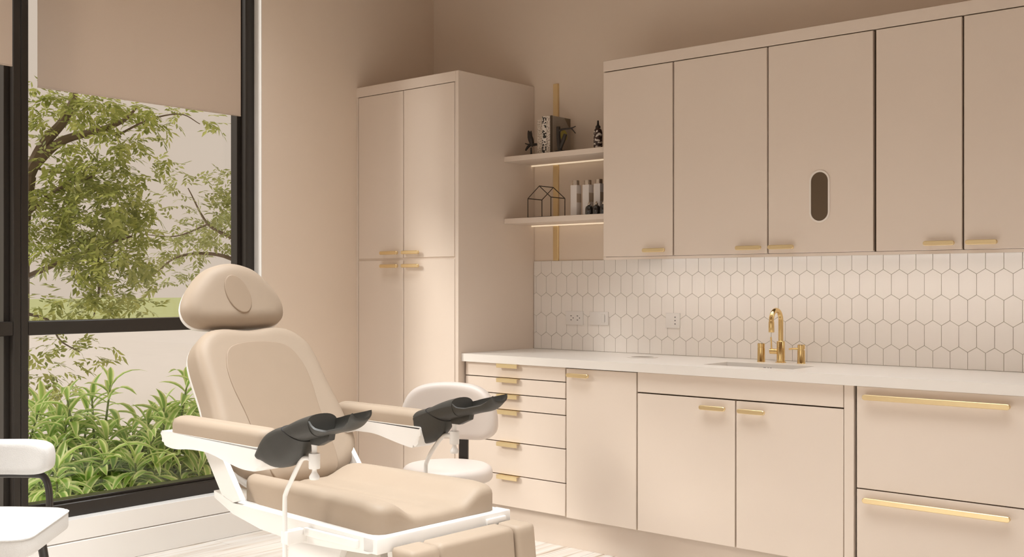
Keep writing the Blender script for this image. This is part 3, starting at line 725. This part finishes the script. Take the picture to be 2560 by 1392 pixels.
# seat cushion with raised side bolsters and a rounded rear end
so = [(0.0, -0.285), (0.0, 0.285), (-0.45, 0.262), (-0.74, 0.245), (-0.81, 0.13), (-0.83, 0.0), (-0.835, -0.13), (-0.835, -0.252), (-0.45, -0.264)]
so = resample(rpoly(so, [0.05, 0.05, 0.2, 0.08, 0.1, 0.1, 0.1, 0.06, 0.2], 6), 120)
def seat_top(u, v):
    b = min(1, max(0, (abs(v)-0.105)/0.11)); b = b*b*(3-2*b)
    f = min(1, max(0, (u+0.10)/0.10)); 
    return 0.500-0.010*max(0, f)+0.052*b-0.004*math.exp(-(v/0.012)**2)
cp('seat_cushion', MB().pillow(so, seat_top, 0.452, 0.030, nr=26), 'leather', angle=60)
# white seat frame
side = [(0.015, 0.452), (0.015, 0.405), (-0.02, 0.395), (-0.20, 0.385), (-0.42, 0.375), (-0.62, 0.385), (-0.80, 0.415), (-0.925, 0.457), (-0.93, 0.485), (-0.86, 0.475), (-0.80, 0.452)]
for s_ in (-1, 1):
    cp('side_beam', MB().prism(side, s_*0.255, s_*0.312, 0.004, fn=lambda a, b, c: (a, c, b)), 'shell')
    rl = MB().box(-0.345, -0.06, s_*0.316-0.010, s_*0.316+0.010, 0.408, 0.436, 0.004)
    cp('side_rail', rl, 'shell')
cp('front_beam', MB().box(-0.04, 0.030, -0.312, 0.322, 0.400, 0.4515, 0.004), 'shell')
cp('front_catch', MB().box(0.028, 0.040, 0.19, 0.29, 0.412, 0.436, 0.004), 'shell')
cp('seat_pan', MB().box(-0.84, -0.02, -0.258, 0.258, 0.425, 0.4515, 0.004), 'shell')
cp('column', MB().box(-0.55, -0.12, -0.17, 0.17, 0.10, 0.40, 0.02), 'greyshell')
cp('column_cover', MB().prism([(-0.60, 0.40), (-0.26, 0.40), (-0.30, 0.33), (-0.33, 0.28), (-0.36, 0.10), (-0.62, 0.10)], -0.20, -0.165, 0.004, fn=lambda a, b, c: (a, c, b)), 'shell')
cp('base', MB().prism(rpoly([(0.05, -0.28), (0.05, 0.28), (-0.78, 0.28), (-0.78, -0.28)], 0.08), 0.0, 0.10, 0.012), 'shell')
# backrest
BR = math.radians(35); B0 = (-0.79, 0.50)
def back(a, b, c): return (B0[0]-math.sin(BR)*b+math.cos(BR)*c, a, B0[1]+math.cos(BR)*b+math.sin(BR)*c)
cv = 0.035
hb = [(0.0, 0.000), (0.12, 0.004), (0.205, 0.030), (0.278, 0.080), (0.315, 0.165), (0.312, 0.28), (0.296, 0.42), (0.290, 0.56), (0.272, 0.648), (0.212, 0.714), (0.13, 0.738), (0.0, 0.728)]
bo = smooth_closed([(cv+x, y) for x, y in hb]+[(cv-x, y) for x, y in hb[-2:0:-1]], 96)
def back_top(a, b):
    e = (a-cv)/0.30
    return 0.0+0.012*e*e
cp('backrest_cushion', MB().pillow(bo, back_top, -0.100, 0.048, fn=back, nr=16), 'leather', angle=60)
hi = [(0.0, 0.004), (0.13, 0.008), (0.170, 0.09), (0.178, 0.30), (0.192, 0.45), (0.180, 0.555), (0.130, 0.630), (0.0, 0.652)]
bi = smooth_closed([(cv+x, y) for x, y in hi]+[(cv-x, y) for x, y in hi[-2:0:-1]], 80)
cp('backrest_panel', MB().pillow(bi, lambda a, b: back_top(a, b)+0.0045-(0.048-math.sqrt(max(0, 0.048**2-max(0, 0.048-b)**2))), -0.06, 0.004, fn=back, nr=16), 'panel', angle=60)
sh = [((x-cv)*0.985+cv, y) for x, y in bo]
cp('backrest_shell', MB().pillow([(a, b*1.0-0.012+0.016*(b/0.74)) for a, b in sh], lambda a, b: -0.098, -0.135, 0.01, fn=back, rb=0.02, nr=6), 'shell', angle=60)
tb_ = [(cv+x*0.97, y-0.014) for x, y in ((-0.30, 0.13), (-0.262, 0.075), (-0.20, 0.024), (-0.12, 0.0), (0, -0.006), (0.12, 0.0), (0.20, 0.024), (0.268, 0.075), (0.31, 0.13))]
cp('back_trim', MB().tube([Vector(back(q[0], q[1], -0.055)) for q in smooth_open(tb_, 5)], 0.017, 10), 'shell')
# rear chair arm carrying the back: white uprights
for s_ in (-1, 1):
    cp('back_bracket', MB().prism([(-0.70, 0.47), (-0.80, 0.44), (-1.02, 0.71), (-0.98, 0.75), (-0.93, 0.74)], s_*0.285, s_*0.31, 0.004, fn=lambda a, b, c: (a-0.05, c, b)), 'shell')
cp('neck_bar', MB().box(-0.03, 0.03, 0.68, 0.80, -0.115, -0.10, 0.004, fn=lambda a, b, c: back(a+cv, b, c)), 'steel')
# headrest
HR = math.radians(21); H0 = (-1.225, 1.115)
def head(a, b, c): return (H0[0]-math.sin(HR)*b+math.cos(HR)*c, a, H0[1]+math.cos(HR)*b+math.sin(HR)*c)
hh = [(0.0, -0.012), (0.10, -0.010), (0.19, -0.002), (0.235, 0.030), (0.246, 0.080), (0.224, 0.135), (0.178, 0.192), (0.108, 0.250), (0.0, 0.273)]
hc = 0.016
ho = smooth_closed([(hc+x, y) for x, y in hh]+[(hc-x, y) for x, y in hh[-2:0:-1]], 90)
cp('headrest_cushion', MB().pillow(ho, lambda a, b: 0.022-0.5*(a-hc)**2, -0.065, 0.055, fn=head, nr=14, center=(hc, 0.11)), 'leather', angle=60)
ov = [(0.004+0.058*math.cos(t)+0.012*math.sin(t)*-1, 0.118+0.086*math.sin(t)) for t in np.linspace(0, 2*PI, 56, endpoint=False)]
cp('headrest_panel', MB().pillow(ov, lambda a, b: 0.0265-0.5*(a-hc)**2, -0.005, 0.004, fn=head, nr=8), 'panel', angle=60)
cp('headrest_shell', MB().pillow([((a-hc)*1.005+hc, (b-0.11)*0.99+0.105) for a, b in ho], lambda a, b: -0.062, -0.105, 0.012, fn=head, rb=0.03, nr=6, center=(hc, 0.11)), 'shell', angle=60)
# armrests
for s_, u0, u1 in ((-1, -1.075, -0.455), (1, -1.02, -0.47)):
    av = s_*0.372
    ao = resample(rpoly([(u0, av-0.047), (u1, av-0.047), (u1, av+0.047), (u0, av+0.047)], 0.05, 8), 80)
    arm = cp('armrest', MB().pillow(ao, lambda a, b: 0.768-0.8*(b-av)**2, 0.706, 0.026, nr=10), 'leather', angle=60)
    prof = rpoly([(u0-0.050, 0.7075), (u0-0.060, 0.680), (u0-0.030, 0.652), (u0+0.05, 0.643), (u0+0.15, 0.656), (u0+0.28, 0.658), (u0+0.40, 0.636), (u0+0.50, 0.620), (u1-0.02, 0.622), (u1+0.014, 0.655), (u1+0.012, 0.7075)], [0.004, 0.02, 0.03, 0.05, 0.05, 0.05, 0.05, 0.04, 0.03, 0.02, 0.004], 4)
    cp('armrest_shell', MB().prism(prof, av-0.048, av+0.048, 0.010, fn=lambda a, b, c: (a, c, b)), 'shell', arm, angle=50)
    cp('arm_link', MB().tube([(-0.86, av-s_*0.02, 0.675), (-0.90, s_*0.29, 0.66)], 0.018, 12), 'shell', arm)
# leg supports: bent black shells on bent rods with clamps
def stations(pu, pl, n):
    U = np.array(smooth_open(pu, 6)); L = np.array(smooth_open(pl, 6))
    def rs(A):
        d = np.r_[0, np.cumsum(np.linalg.norm(np.diff(A, axis=0), axis=1))]; t = np.linspace(0, d[-1], n)
        return np.c_[np.interp(t, d, A[:, 0]), np.interp(t, d, A[:, 1])]
    return rs(U), rs(L)
def shell_loft(U, L, vc, hw, closed, th=0.010, n=16, drop=0.0, dside=-1):
    """cross sections: outer half-ellipse from rim to rim through the belly; inside either scooped out or domed over.
    drop lowers the rim on one side (per station)"""
    v = []; f = []; k = len(U); m = 2*n
    for i in range(k):
        w_ = hw[i] if isinstance(hw, (list, tuple, np.ndarray)) else hw
        dr = drop[i] if isinstance(drop, (list, tuple, np.ndarray)) else drop
        up = (U[i]-L[i]); ln = np.linalg.norm(up)+1e-9
        t0 = math.asin(min(1, dr)) if dr > 0 else 0.0
        ts = np.linspace(t0, PI, n) if dside < 0 else np.linspace(0, PI-t0, n)
        for t in ts:
            q = abs(math.sin(t))**0.75
            pt = U[i]*(1-q)+L[i]*q; v.append((pt[0], vc-w_*math.copysign(abs(math.cos(t))**0.8, math.cos(t)), pt[1]))
        for t in ts[::-1]:
            if closed: pt = U[i]+up/ln*0.030*abs(math.sin(t))**0.85; ww = w_
            else:
                q = max(0, (1-th/ln))*abs(math.sin(t))**0.75; pt = U[i]*(1-q)+L[i]*q; ww = max(0.004, w_-th)
            v.append((pt[0], vc-ww*math.copysign(abs(math.cos(t))**0.8, math.cos(t)), pt[1]))
    for i in range(k-1):
        for j in range(m): f.append((i*m+j, i*m+(j+1) % m, (i+1)*m+(j+1) % m, (i+1)*m+j))
    for i in (0, k-1):
        for j in range(n-1): f.append((i*m+j, i*m+j+1, i*m+m-2-j, i*m+m-1-j))
    return MB().add(v, f)
def leg_support(vc, du, dw, label, dmax):
    sh_ = lambda P_: [(a+du, b+dw) for a, b in P_]
    # knee cover (rear, domed)
    U, L = stations(sh_([(-0.480, 0.672), (-0.418, 0.730), (-0.359, 0.761), (-0.294, 0.783)]), sh_([(-0.466, 0.664), (-0.395, 0.644), (-0.311, 0.662), (-0.250, 0.705), (-0.224, 0.755)]), 20)
    wk = np.interp(np.linspace(0, 1, 20), [0, .2, .5, 1], [.040, .050, .058, .060])
    kn = cp('leg_support', shell_loft(U, L, vc, wk, True), 'blackplastic', angle=75); kn['label'] = label
    U, L = stations(sh_([(-0.294, 0.783), (-0.224, 0.804), (-0.157, 0.819)]), sh_([(-0.226, 0.754), (-0.192, 0.762), (-0.147, 0.773)]), 12)
    cp('sleeve', shell_loft(U, L, vc, 0.0605, True), 'blackplastic', kn, angle=75)
    U, L = stations(sh_([(-0.157, 0.828), (-0.130, 0.834), (-0.088, 0.845), (0.041, 0.872)]), sh_([(-0.148, 0.773), (-0.067, 0.793), (0.004, 0.810), (0.047, 0.842)]), 22)
    tt = np.linspace(0, 1, 22)
    wt = np.interp(tt, [0, .3, .8, 1], [.060, .058, .054, .042])
    dr = np.interp(tt, [0, .10, .28, .70, .88, 1], [0, .55*dmax, dmax, dmax, .75*dmax, .1*dmax])
    cp('trough', shell_loft(U, L, vc, wt, False, 0.007, drop=dr), 'blackplastic', kn, angle=75)
    U, L = stations(sh_([(-0.296, 0.7845), (-0.293, 0.7855)]), sh_([(-0.2275, 0.750), (-0.2235, 0.750)]), 3)
    cp('seam', shell_loft(U, L, vc, 0.0618, True), 'seam', kn)
    cp('pivot', MB().prism([(-0.215, 0.765), (-0.205, 0.742), (-0.165, 0.742), (-0.110, 0.765), (-0.105, 0.785)], vc-0.014, vc+0.014, 0.004, fn=lambda a, b, c: (a+du, c, b+dw)), 'blackplastic', kn)
    zc = dw; cu = -0.202+du
    cl = cp('clamp', MB().lathe([(0, .662), (.018, .662), (.019, .665), (.019, .710), (.018, .713), (0, .713)], (cu, vc, zc), 20), 'shell')
    cp('clamp_pin', MB().lathe([(0, .713), (.0085, .713), (.0095, .735), (.0115, .748), (0, .752)], (cu, vc, zc), 14), 'shell', cl)
    cp('clamp_knob', MB().lathe([(0, .626), (.015, .626), (.0175, .631), (.017, .637), (.009, .650), (.0075, .662), (0, .662)], (cu, vc, zc), 16), 'shell', cl)
    cp('support_rod', MB().tube([Vector(q) for q in smooth_open([(cu-.005, vc, .692+zc), (cu-.050, vc, .692+zc), (cu-.075, vc, .678+zc), (cu-.125, vc, .610), (cu-.158, vc, .562), (cu-.165, vc, .53), (cu-.165, vc, .40), (cu-.165, vc, .24)], 7)], .0082, 12), 'shell')
    cp('rod_clamp', MB().box(cu-.182, cu-.142, min(vc, math.copysign(.312, vc))-.006, max(vc, math.copysign(.312, vc))+.006, .385, .43, .004), 'shell')
leg_support(-0.385, 0.0, 0.0, 'near black leg support', 0.80)
leg_support(0.385, -0.125, -0.015, 'far black leg support', 0.45)
# hanging leg rest in three upholstered sections
def leg_sec(v0, v1, d):
    o = resample(rpoly([(v0, 0.0), (v1, 0.0), (v1, -0.36), (v0, -0.36)], 0.012, 4), 60)
    cp('legrest_cushion', MB().pillow(o, lambda a, b: d, 0.0, 0.018, fn=lambda a, b, c: (0.045+c+0.10*(-b), a, 0.418+b*0.98), nr=6), 'leather', angle=60)
leg_sec(-0.262, -0.135, 0.098); leg_sec(-0.133, 0.233, 0.088); leg_sec(0.236, 0.332, 0.098)
cp('legrest_frame', MB().box(-0.02, 0.046, -0.23, 0.30, 0.10, 0.40, 0.006, fn=lambda a, b, c: (a+0.10*(0.418-c), b, c)), 'shell')

# ================================================================== STOOL behind the exam chair
SD = atD(1124, 1000, 4.65); sx, sy = SD.x, SD.y
sr = math.atan2(-_F.y, -_F.x)+math.radians(-14)     # faces the viewer
st = thing('swivel_stool', 'cream swivel stool with rounded backrest behind the exam chair', 'stool', (sx, sy, 0), sr)
def sp(n, mb, m, parent=None, angle=50): return mb.build(n, M[m], parent or st, angle=angle)
so_ = [(0.195*math.cos(t), 0.195*math.sin(t)) for t in np.linspace(0, 2*PI, 60, endpoint=False)]
sp('seat', MB().pillow(so_, lambda a, b: 0.500-0.12*(a*a+b*b), 0.432, 0.030, rb=0.015, nr=8, fn=lambda a, b, c: (a+0.03, b, c)), 'stool', angle=60)
sp('seat_plate', MB().lathe([(0, .410), (.15, .410), (.17, .425), (.17, .433), (0, .433)], (0.03, 0, 0), 40), 'shell')
bk = rpoly([(-0.210, 0.575), (0.210, 0.575), (0.216, 0.70), (0.165, 0.815), (0.0, 0.838), (-0.165, 0.815), (-0.216, 0.70)], [0.10, 0.10, 0.09, 0.11, 0.16, 0.11, 0.09], 6)
bk = resample(bk, 80)
sp('backrest', MB().pillow(bk, lambda a, b: 0.0+0.9*a*a, -0.045, 0.028, rb=0.012, nr=9, fn=lambda a, b, c: (-0.165+c, -1.05*a-0.058, b)), 'stool', angle=60)
sp('back_post', MB().prism([(-0.222, 0.375), (-0.228, 0.70), (-0.212, 0.70), (-0.208, 0.388), (0.0, 0.409), (0.0, 0.395)], -0.021, 0.021, 0.002, fn=lambda a, b, c: (a, c, b)), 'black')
sp('gas_column', MB().lathe([(0, .09), (.03, .09), (.03, .25), (.018, .255), (.018, .411), (0, .411)], (0, 0, 0), 20), 'steel')
for k in range(5):
    t = 2*PI*k/5; cx, cy = math.cos(t), math.sin(t)
    a = sp('base_arm', MB().tube([(0.02*cx, 0.02*cy, 0.10), (0.16*cx, 0.16*cy, 0.085), (0.25*cx, 0.25*cy, 0.068)], [.022, .016, .013], 10), 'black')
    sp('caster', MB().lathe([(0, -0.018), (.026, -0.018), (.028, -.012), (.028, .012), (.026, .018), (0, .018)], (0, 0, 0), 18, axis='y', fn=lambda x, y, z, t=t: (0.25*math.cos(t)+x, 0.25*math.sin(t)+y, 0.028+z)).tube([(0.25*cx, 0.25*cy, 0.03), (0.25*cx, 0.25*cy, 0.07)], .008, 8), 'black', a)

# ================================================================== WHITE VISITOR CHAIR at the left edge
fdir = Vector((0.69, -0.724, 0)).normalized()
vr = math.atan2(fdir.y, fdir.x)
right = Vector((-fdir.y, fdir.x, 0))               # picture right of the sitter side
anchor = Vector((0.905, -2.748, 0))                # rear right corner of the seat
vcn = anchor+fdir*0.235-right*0.290
vc_ = thing('visitor_chair', 'white upholstered chair with black legs cut off at the left edge', 'chair', (vcn.x, vcn.y, 0), vr)
def vp(n, mb, m, parent=None, angle=50): return mb.build(n, M[m], parent or vc_, angle=angle)
vo = resample(rpoly([(-0.235, -0.270), (0.24, -0.298), (0.24, 0.298), (-0.235, 0.270)], [0.05, 0.07, 0.07, 0.05], 8), 100)
vp('seat', MB().pillow(vo, lambda a, b: 0.482-0.12*b*b, 0.402, 0.016, rb=0.012, nr=10), 'boucle', angle=60)
vp('seat_piping', MB().tube([(p_[0]*1.002, p_[1]*1.002, 0.466) for p_ in list(vo)+[vo[0]]], .0028, 6), 'boucle')
vbk = resample(rpoly([(-0.195, 0.590), (0.195, 0.590), (0.208, 0.66), (0.190, 0.716), (-0.190, 0.716), (-0.208, 0.66)], [0.10, 0.10, 0.06, 0.10, 0.10, 0.06], 8), 90)
vp('backrest', MB().pillow(vbk, lambda a, b: 0.015+1.1*a*a, -0.035, 0.024, rb=0.018, nr=9, fn=lambda a, b, c: (-0.245+c, -a, b)), 'boucle', angle=60)
fr = MB().tube([Vector(q) for q in smooth_open([(-0.225, -0.195, 0.40), (-0.252, -0.185, 0.52), (-0.258, -0.165, 0.578), (-0.262, -0.12, 0.588), (-0.272, 0, 0.588), (-0.262, 0.12, 0.588), (-0.258, 0.165, 0.578), (-0.252, 0.185, 0.52), (-0.225, 0.195, 0.40)], 6)], 0.0125, 12)
vp('back_frame', fr, 'black')
for sx_, sy_ in ((1, 1), (1, -1), (-1, 1), (-1, -1)):
    vp('leg', MB().tube([(sx_*0.175, sy_*0.180, 0.40), (sx_*0.200, sy_*0.205, 0.20), (sx_*0.222, sy_*0.225, 0.0)], [.0165, .014, .010], 12), 'black')
vp('seat_frame', MB().box(-0.19, 0.19, -0.20, 0.20, 0.385, 0.399, 0.004), 'black')

# ================================================================== GARDEN
def leaf_mesh(name, L, W, droop, fold, seg=6):
    v = []; f = []; uv = []
    x = z = 0.0; ang = 0.35
    for i in range(seg+1):
        t = i/seg; wd = W*(math.sin(PI*min(1, t*0.93+0.05))**0.8)
        if i == seg: wd = 0.001
        for j, s in enumerate((-1, -0.5, 0, 0.5, 1)):
            v.append((x, s*wd/2, z+abs(s)*wd*fold)); uv.append((0.5+s/2, t))
        x += L/seg*math.cos(ang); z += L/seg*math.sin(ang); ang -= droop/seg
    for i in range(seg):
        for j in range(4): f.append((i*5+j, (i+1)*5+j, (i+1)*5+j+1, i*5+j+1))
    me = bpy.data.meshes.new(name); me.from_pydata(v, [], f); me.update()
    ul = me.uv_layers.new(name='UVMap')
    for lp in me.loops: ul.data[lp.index].uv = uv[lp.vertex_index]
    me.polygons.foreach_set('use_smooth', [True]*len(me.polygons)); me.materials.append(M['leaf'])
    return me
LM = [leaf_mesh('leaf', 0.24, 0.042, 1.3, 0.22), leaf_mesh('leaf', 0.20, 0.046, 1.0, 0.25), leaf_mesh('leaf', 0.27, 0.040, 1.7, 0.2), leaf_mesh('leaf', 0.15, 0.036, 0.8, 0.25)]
def shrub(label, x, y, stems):
    root = thing('leafy_shrub', label, 'shrub', (x, y, -0.05), 0, 'variegated shrubs outside the window')
    for (dx, dy, h, nl) in stems:
        lean = Vector((dx*0.6+random.uniform(-.05, .05), dy*0.6+random.uniform(-.05, .05), 0))
        base = Vector((dx*0.4, dy*0.4, 0)); top = base+lean+Vector((0, 0, h))
        mid = (base+top)/2+Vector((random.uniform(-.03, .03), random.uniform(-.03, .03), 0))
        MB().tube([base, mid, top], [.010, .008, .005], 7).build('stem', M['stem'], root)
        az = random.uniform(0, 6.28)
        for k in range(nl):
            t = (k+0.5)/nl; zt = 0.18+0.82*t**0.75
            p_ = base*(1-zt)**2+mid*2*zt*(1-zt)+top*zt*zt
            o = bpy.data.objects.new('leaf', LM[3] if t > 0.93 else random.choice(LM[:3])); COL.objects.link(o); o.parent = root
            az += 2.4+random.uniform(-.4, .4)
            pitch = (0.15+random.uniform(-.25, .2)) if t < 0.75 else -(t-0.70)*3.4+random.uniform(-.2, .2)
            s = random.uniform(0.85, 1.2)
            o.location = p_; o.scale = (s, s*random.uniform(.9, 1.2), s); o.rotation_euler = (random.uniform(-.3, .3), pitch, az)
def shr(px, D, label, hs, sprd=0.26, nl=29):
    hs = [h*0.93 for h in hs]; nl = max(nl, 29)
    p_ = atD(px, 1000, D); p_.x = min(p_.x, WX-0.62)
    stems = []
    for i, h in enumerate(hs):
        t = 2*PI*i/len(hs)+random.random(); stems.append((sprd*math.cos(t)*random.uniform(.5, 1), sprd*math.sin(t)*random.uniform(.5, 1), h, nl))
    shrub(label, p_.x, p_.y, stems)
shr(110, 6.1, 'leafy green shrub outside, beside the dark mullion at left', (0.62, 0.55, 0.66, 0.45, 0.5))
shr(225, 6.15, 'tallest leafy shrub outside, left of centre behind the glass', (0.80, 0.72, 0.66, 0.60, 0.76), 0.22, 22)
shr(330, 6.05, 'low leafy shrub outside in the middle of the window', (0.50, 0.56, 0.44, 0.52, 0.38))
shr(400, 6.3, 'leafy shrub outside with a tall feathered shoot left of the armrest', (0.82, 0.60, 0.55, 0.48, 0.66), 0.20, 22)
shr(485, 6.3, 'bright leafy shrub outside just behind the armrest', (0.84, 0.70, 0.58, 0.52, 0.62), 0.20, 22)
shr(580, 6.5, 'leafy shrub outside below the armrest by the window corner', (0.50, 0.56, 0.46, 0.40, 0.52))
shr(170, 5.75, 'low leafy shrub outside directly against the lower left glass', (0.42, 0.36, 0.45, 0.32, 0.40))
shr(10, 6.1, 'leafy shrub outside at the far left edge beyond the mullion', (0.66, 0.58, 0.5, 0.62))
shr(270, 5.9, 'low spreading shrub outside at the foot of the tallest shrub', (0.34, 0.40, 0.30, 0.36, 0.28))
shr(-140, 6.0, 'leafy shrub outside behind the white visitor chair', (0.6, 0.5, 0.55, 0.45))

def tree(name, label, base, D, clusters, limbs, leafm, L, dens, spread):
    K = Kit(name, label, 'tree', (base[0], base[1], -0.05))
    for i, (pts, rs) in enumerate(limbs):
        K.part('trunk' if i == 0 else 'branch', MB().tube([Vector(q) for q in smooth_open(pts, 6)], [float(np.interp(t, [0, 1], rs)) for t in np.linspace(0, 1, (len(pts)-1)*6+1)], 8), M['bark'])
    v = []; f = []
    for (px, py, rx, ry, wgt) in clusters:
        c = atD(px, py, D); k = FPX/D
        n = max(3, int(dens*rx*ry*wgt/1000))
        for _ in range(n):
            # a spray: a short drooping twig with leaflets fanned along it
            while True:
                a, b = random.uniform(-1, 1), random.uniform(-1, 1)
                if a*a+b*b < 1: break
            o = c+_R*(a*rx/k)+Vector((0, 0, b*ry/k))+_F*random.uniform(-spread, spread)
            d = Vector((random.gauss(0, 1), random.gauss(0, 1), random.gauss(-0.25, 0.55))).normalized()
            sd = d.cross(Vector((random.gauss(0, .3), random.gauss(0, .3), 1))).normalized(); nn = sd.cross(d)
            m = random.randint(6, 9)
            for i in range(m):
                t = (i+0.5)/m; s = 1 if i % 2 else -1
                p0 = o+d*(t*L*2.0)
                ld = (d*0.75+sd*s*0.8+nn*random.uniform(-.35, .25)).normalized() if i < m-1 else d
                ln = L*random.uniform(0.75, 1.15); wv = ld.cross(nn).normalized()*ln*0.21
                q = len(v)
                v += [p0, p0+ld*ln*0.45+wv, p0+ld*ln+Vector((0, 0, -0.12*ln)), p0+ld*ln*0.45-wv]
                f += [(q, q+1, q+2, q+3)]
    mb = MB().add([(a[0], a[1], a[2]) for a in v], f)
    me = bpy.data.meshes.new('foliage'); me.from_pydata([(a[0]-K.loc[0], a[1]-K.loc[1], a[2]-K.loc[2]) for a in mb.v], [], mb.f); me.update(); me.materials.append(leafm)
    o = bpy.data.objects.new('foliage', me); COL.objects.link(o); o.parent = K.root; o['kind'] = 'stuff'
D1 = 8.6
C1 = [(150, 262, 75, 28, 1.3), (250, 268, 80, 30, 1.2), (345, 285, 70, 28, 1.2), (450, 290, 70, 16, .6), (525, 292, 55, 14, .6), (115, 320, 40, 40, .8), (205, 325, 50, 40, .7), (305, 320, 45, 35, 1), (340, 370, 35, 45, 1),
      (310, 410, 45, 45, 1), (230, 420, 80, 45, 1.1), (150, 430, 60, 40, .8), (190, 490, 90, 55, 1.2), (290, 500, 70, 60, 1.2), (110, 540, 40, 70, 1.2), (180, 570, 80, 60, 1.2), (270, 590, 80, 60, 1.2), (335, 560, 35, 60, 1),
      (220, 650, 90, 50, 1.3), (310, 650, 60, 45, 1.2), (130, 640, 55, 30, .8), (260, 715, 50, 45, 1.3), (225, 765, 55, 30, 1.2), (300, 760, 50, 35, 1.1), (145, 745, 35, 20, 1), (105, 785, 30, 15, .9), (345, 720, 40, 25, .8),
      (165, 858, 55, 22, 1), (205, 895, 40, 28, .8), (100, 915, 30, 35, 1), (120, 965, 40, 40, 1), (5, 290, 25, 90, .8), (0, 460, 25, 50, .8), (0, 620, 25, 80, .9), (-60, 500, 60, 250, .7), (-60, 300, 60, 100, .7)]
def g1(px, py, D=D1): return tuple(atD(px, py, D))
tb = g1(40, 1135)
limbs1 = [([(tb[0], tb[1], -0.06), g1(45, 800), g1(52, 560), g1(70, 440)], (.10, .065)),
          ([g1(70, 440), g1(110, 360), g1(160, 300), g1(185, 240), g1(200, 150)], (.055, .02)), ([g1(75, 425), g1(150, 355), g1(250, 325), g1(310, 300), g1(345, 265)], (.045, .008)),
          ([g1(60, 540), g1(150, 470), g1(230, 440), g1(250, 400)], (.022, .006)), ([g1(250, 320), g1(300, 340), g1(290, 345)], (.01, .004)),
          ([g1(75, 415), g1(150, 432), g1(240, 415)], (.012, .004)), ([g1(50, 700), g1(140, 660), g1(240, 620), g1(330, 590)], (.025, .008)),
          ([g1(300, 335), g1(370, 300), g1(450, 285), g1(500, 310)], (.010, .003)), ([g1(48, 780), g1(120, 800), g1(150, 850), g1(200, 880)], (.014, .004)), ([g1(240, 620), g1(250, 700), g1(235, 790)], (.018, .006))]
tree('garden_tree', 'feathery green tree outside, its branches filling the upper left window', (tb[0], tb[1]), D1, C1, limbs1, M['treeleaf'], 0.074, 15, 0.5)
D2 = 12.5
C2 = [(470, 450, 45, 25, .6), (540, 440, 50, 30, .5), (500, 500, 55, 30, .9), (565, 500, 40, 60, 1), (480, 560, 60, 35, 1), (550, 575, 50, 40, 1.1), (430, 600, 60, 28, 1), (500, 620, 70, 28, 1), (400, 650, 55, 28, 1), (440, 690, 60, 25, .8), (370, 700, 45, 25, .9),
      (590, 540, 40, 90, 1), (650, 520, 60, 120, .8), (415, 440, 30, 30, .35), (390, 400, 20, 30, .25)]
def g2(px, py): return g1(px, py, D2)
tb2 = g2(665, 990)
limbs2 = [([(tb2[0], tb2[1], -0.06), g2(668, 800), g2(660, 640)], (.12, .08)), ([g2(662, 660), g2(590, 600), g2(520, 560), g2(470, 470)], (.035, .006)), ([g2(664, 700), g2(560, 640), g2(450, 640), g2(380, 690)], (.03, .006)), ([g2(520, 560), g2(440, 590), g2(350, 585)], (.012, .004)), ([g2(660, 640), g2(640, 540), g2(600, 440)], (.05, .01))]
tree('garden_tree', 'paler green tree further off, seen right of the feathery tree', (tb2[0], tb2[1]), D2, C2, limbs2, M['treeleaf2'], 0.085, 13, 0.7)
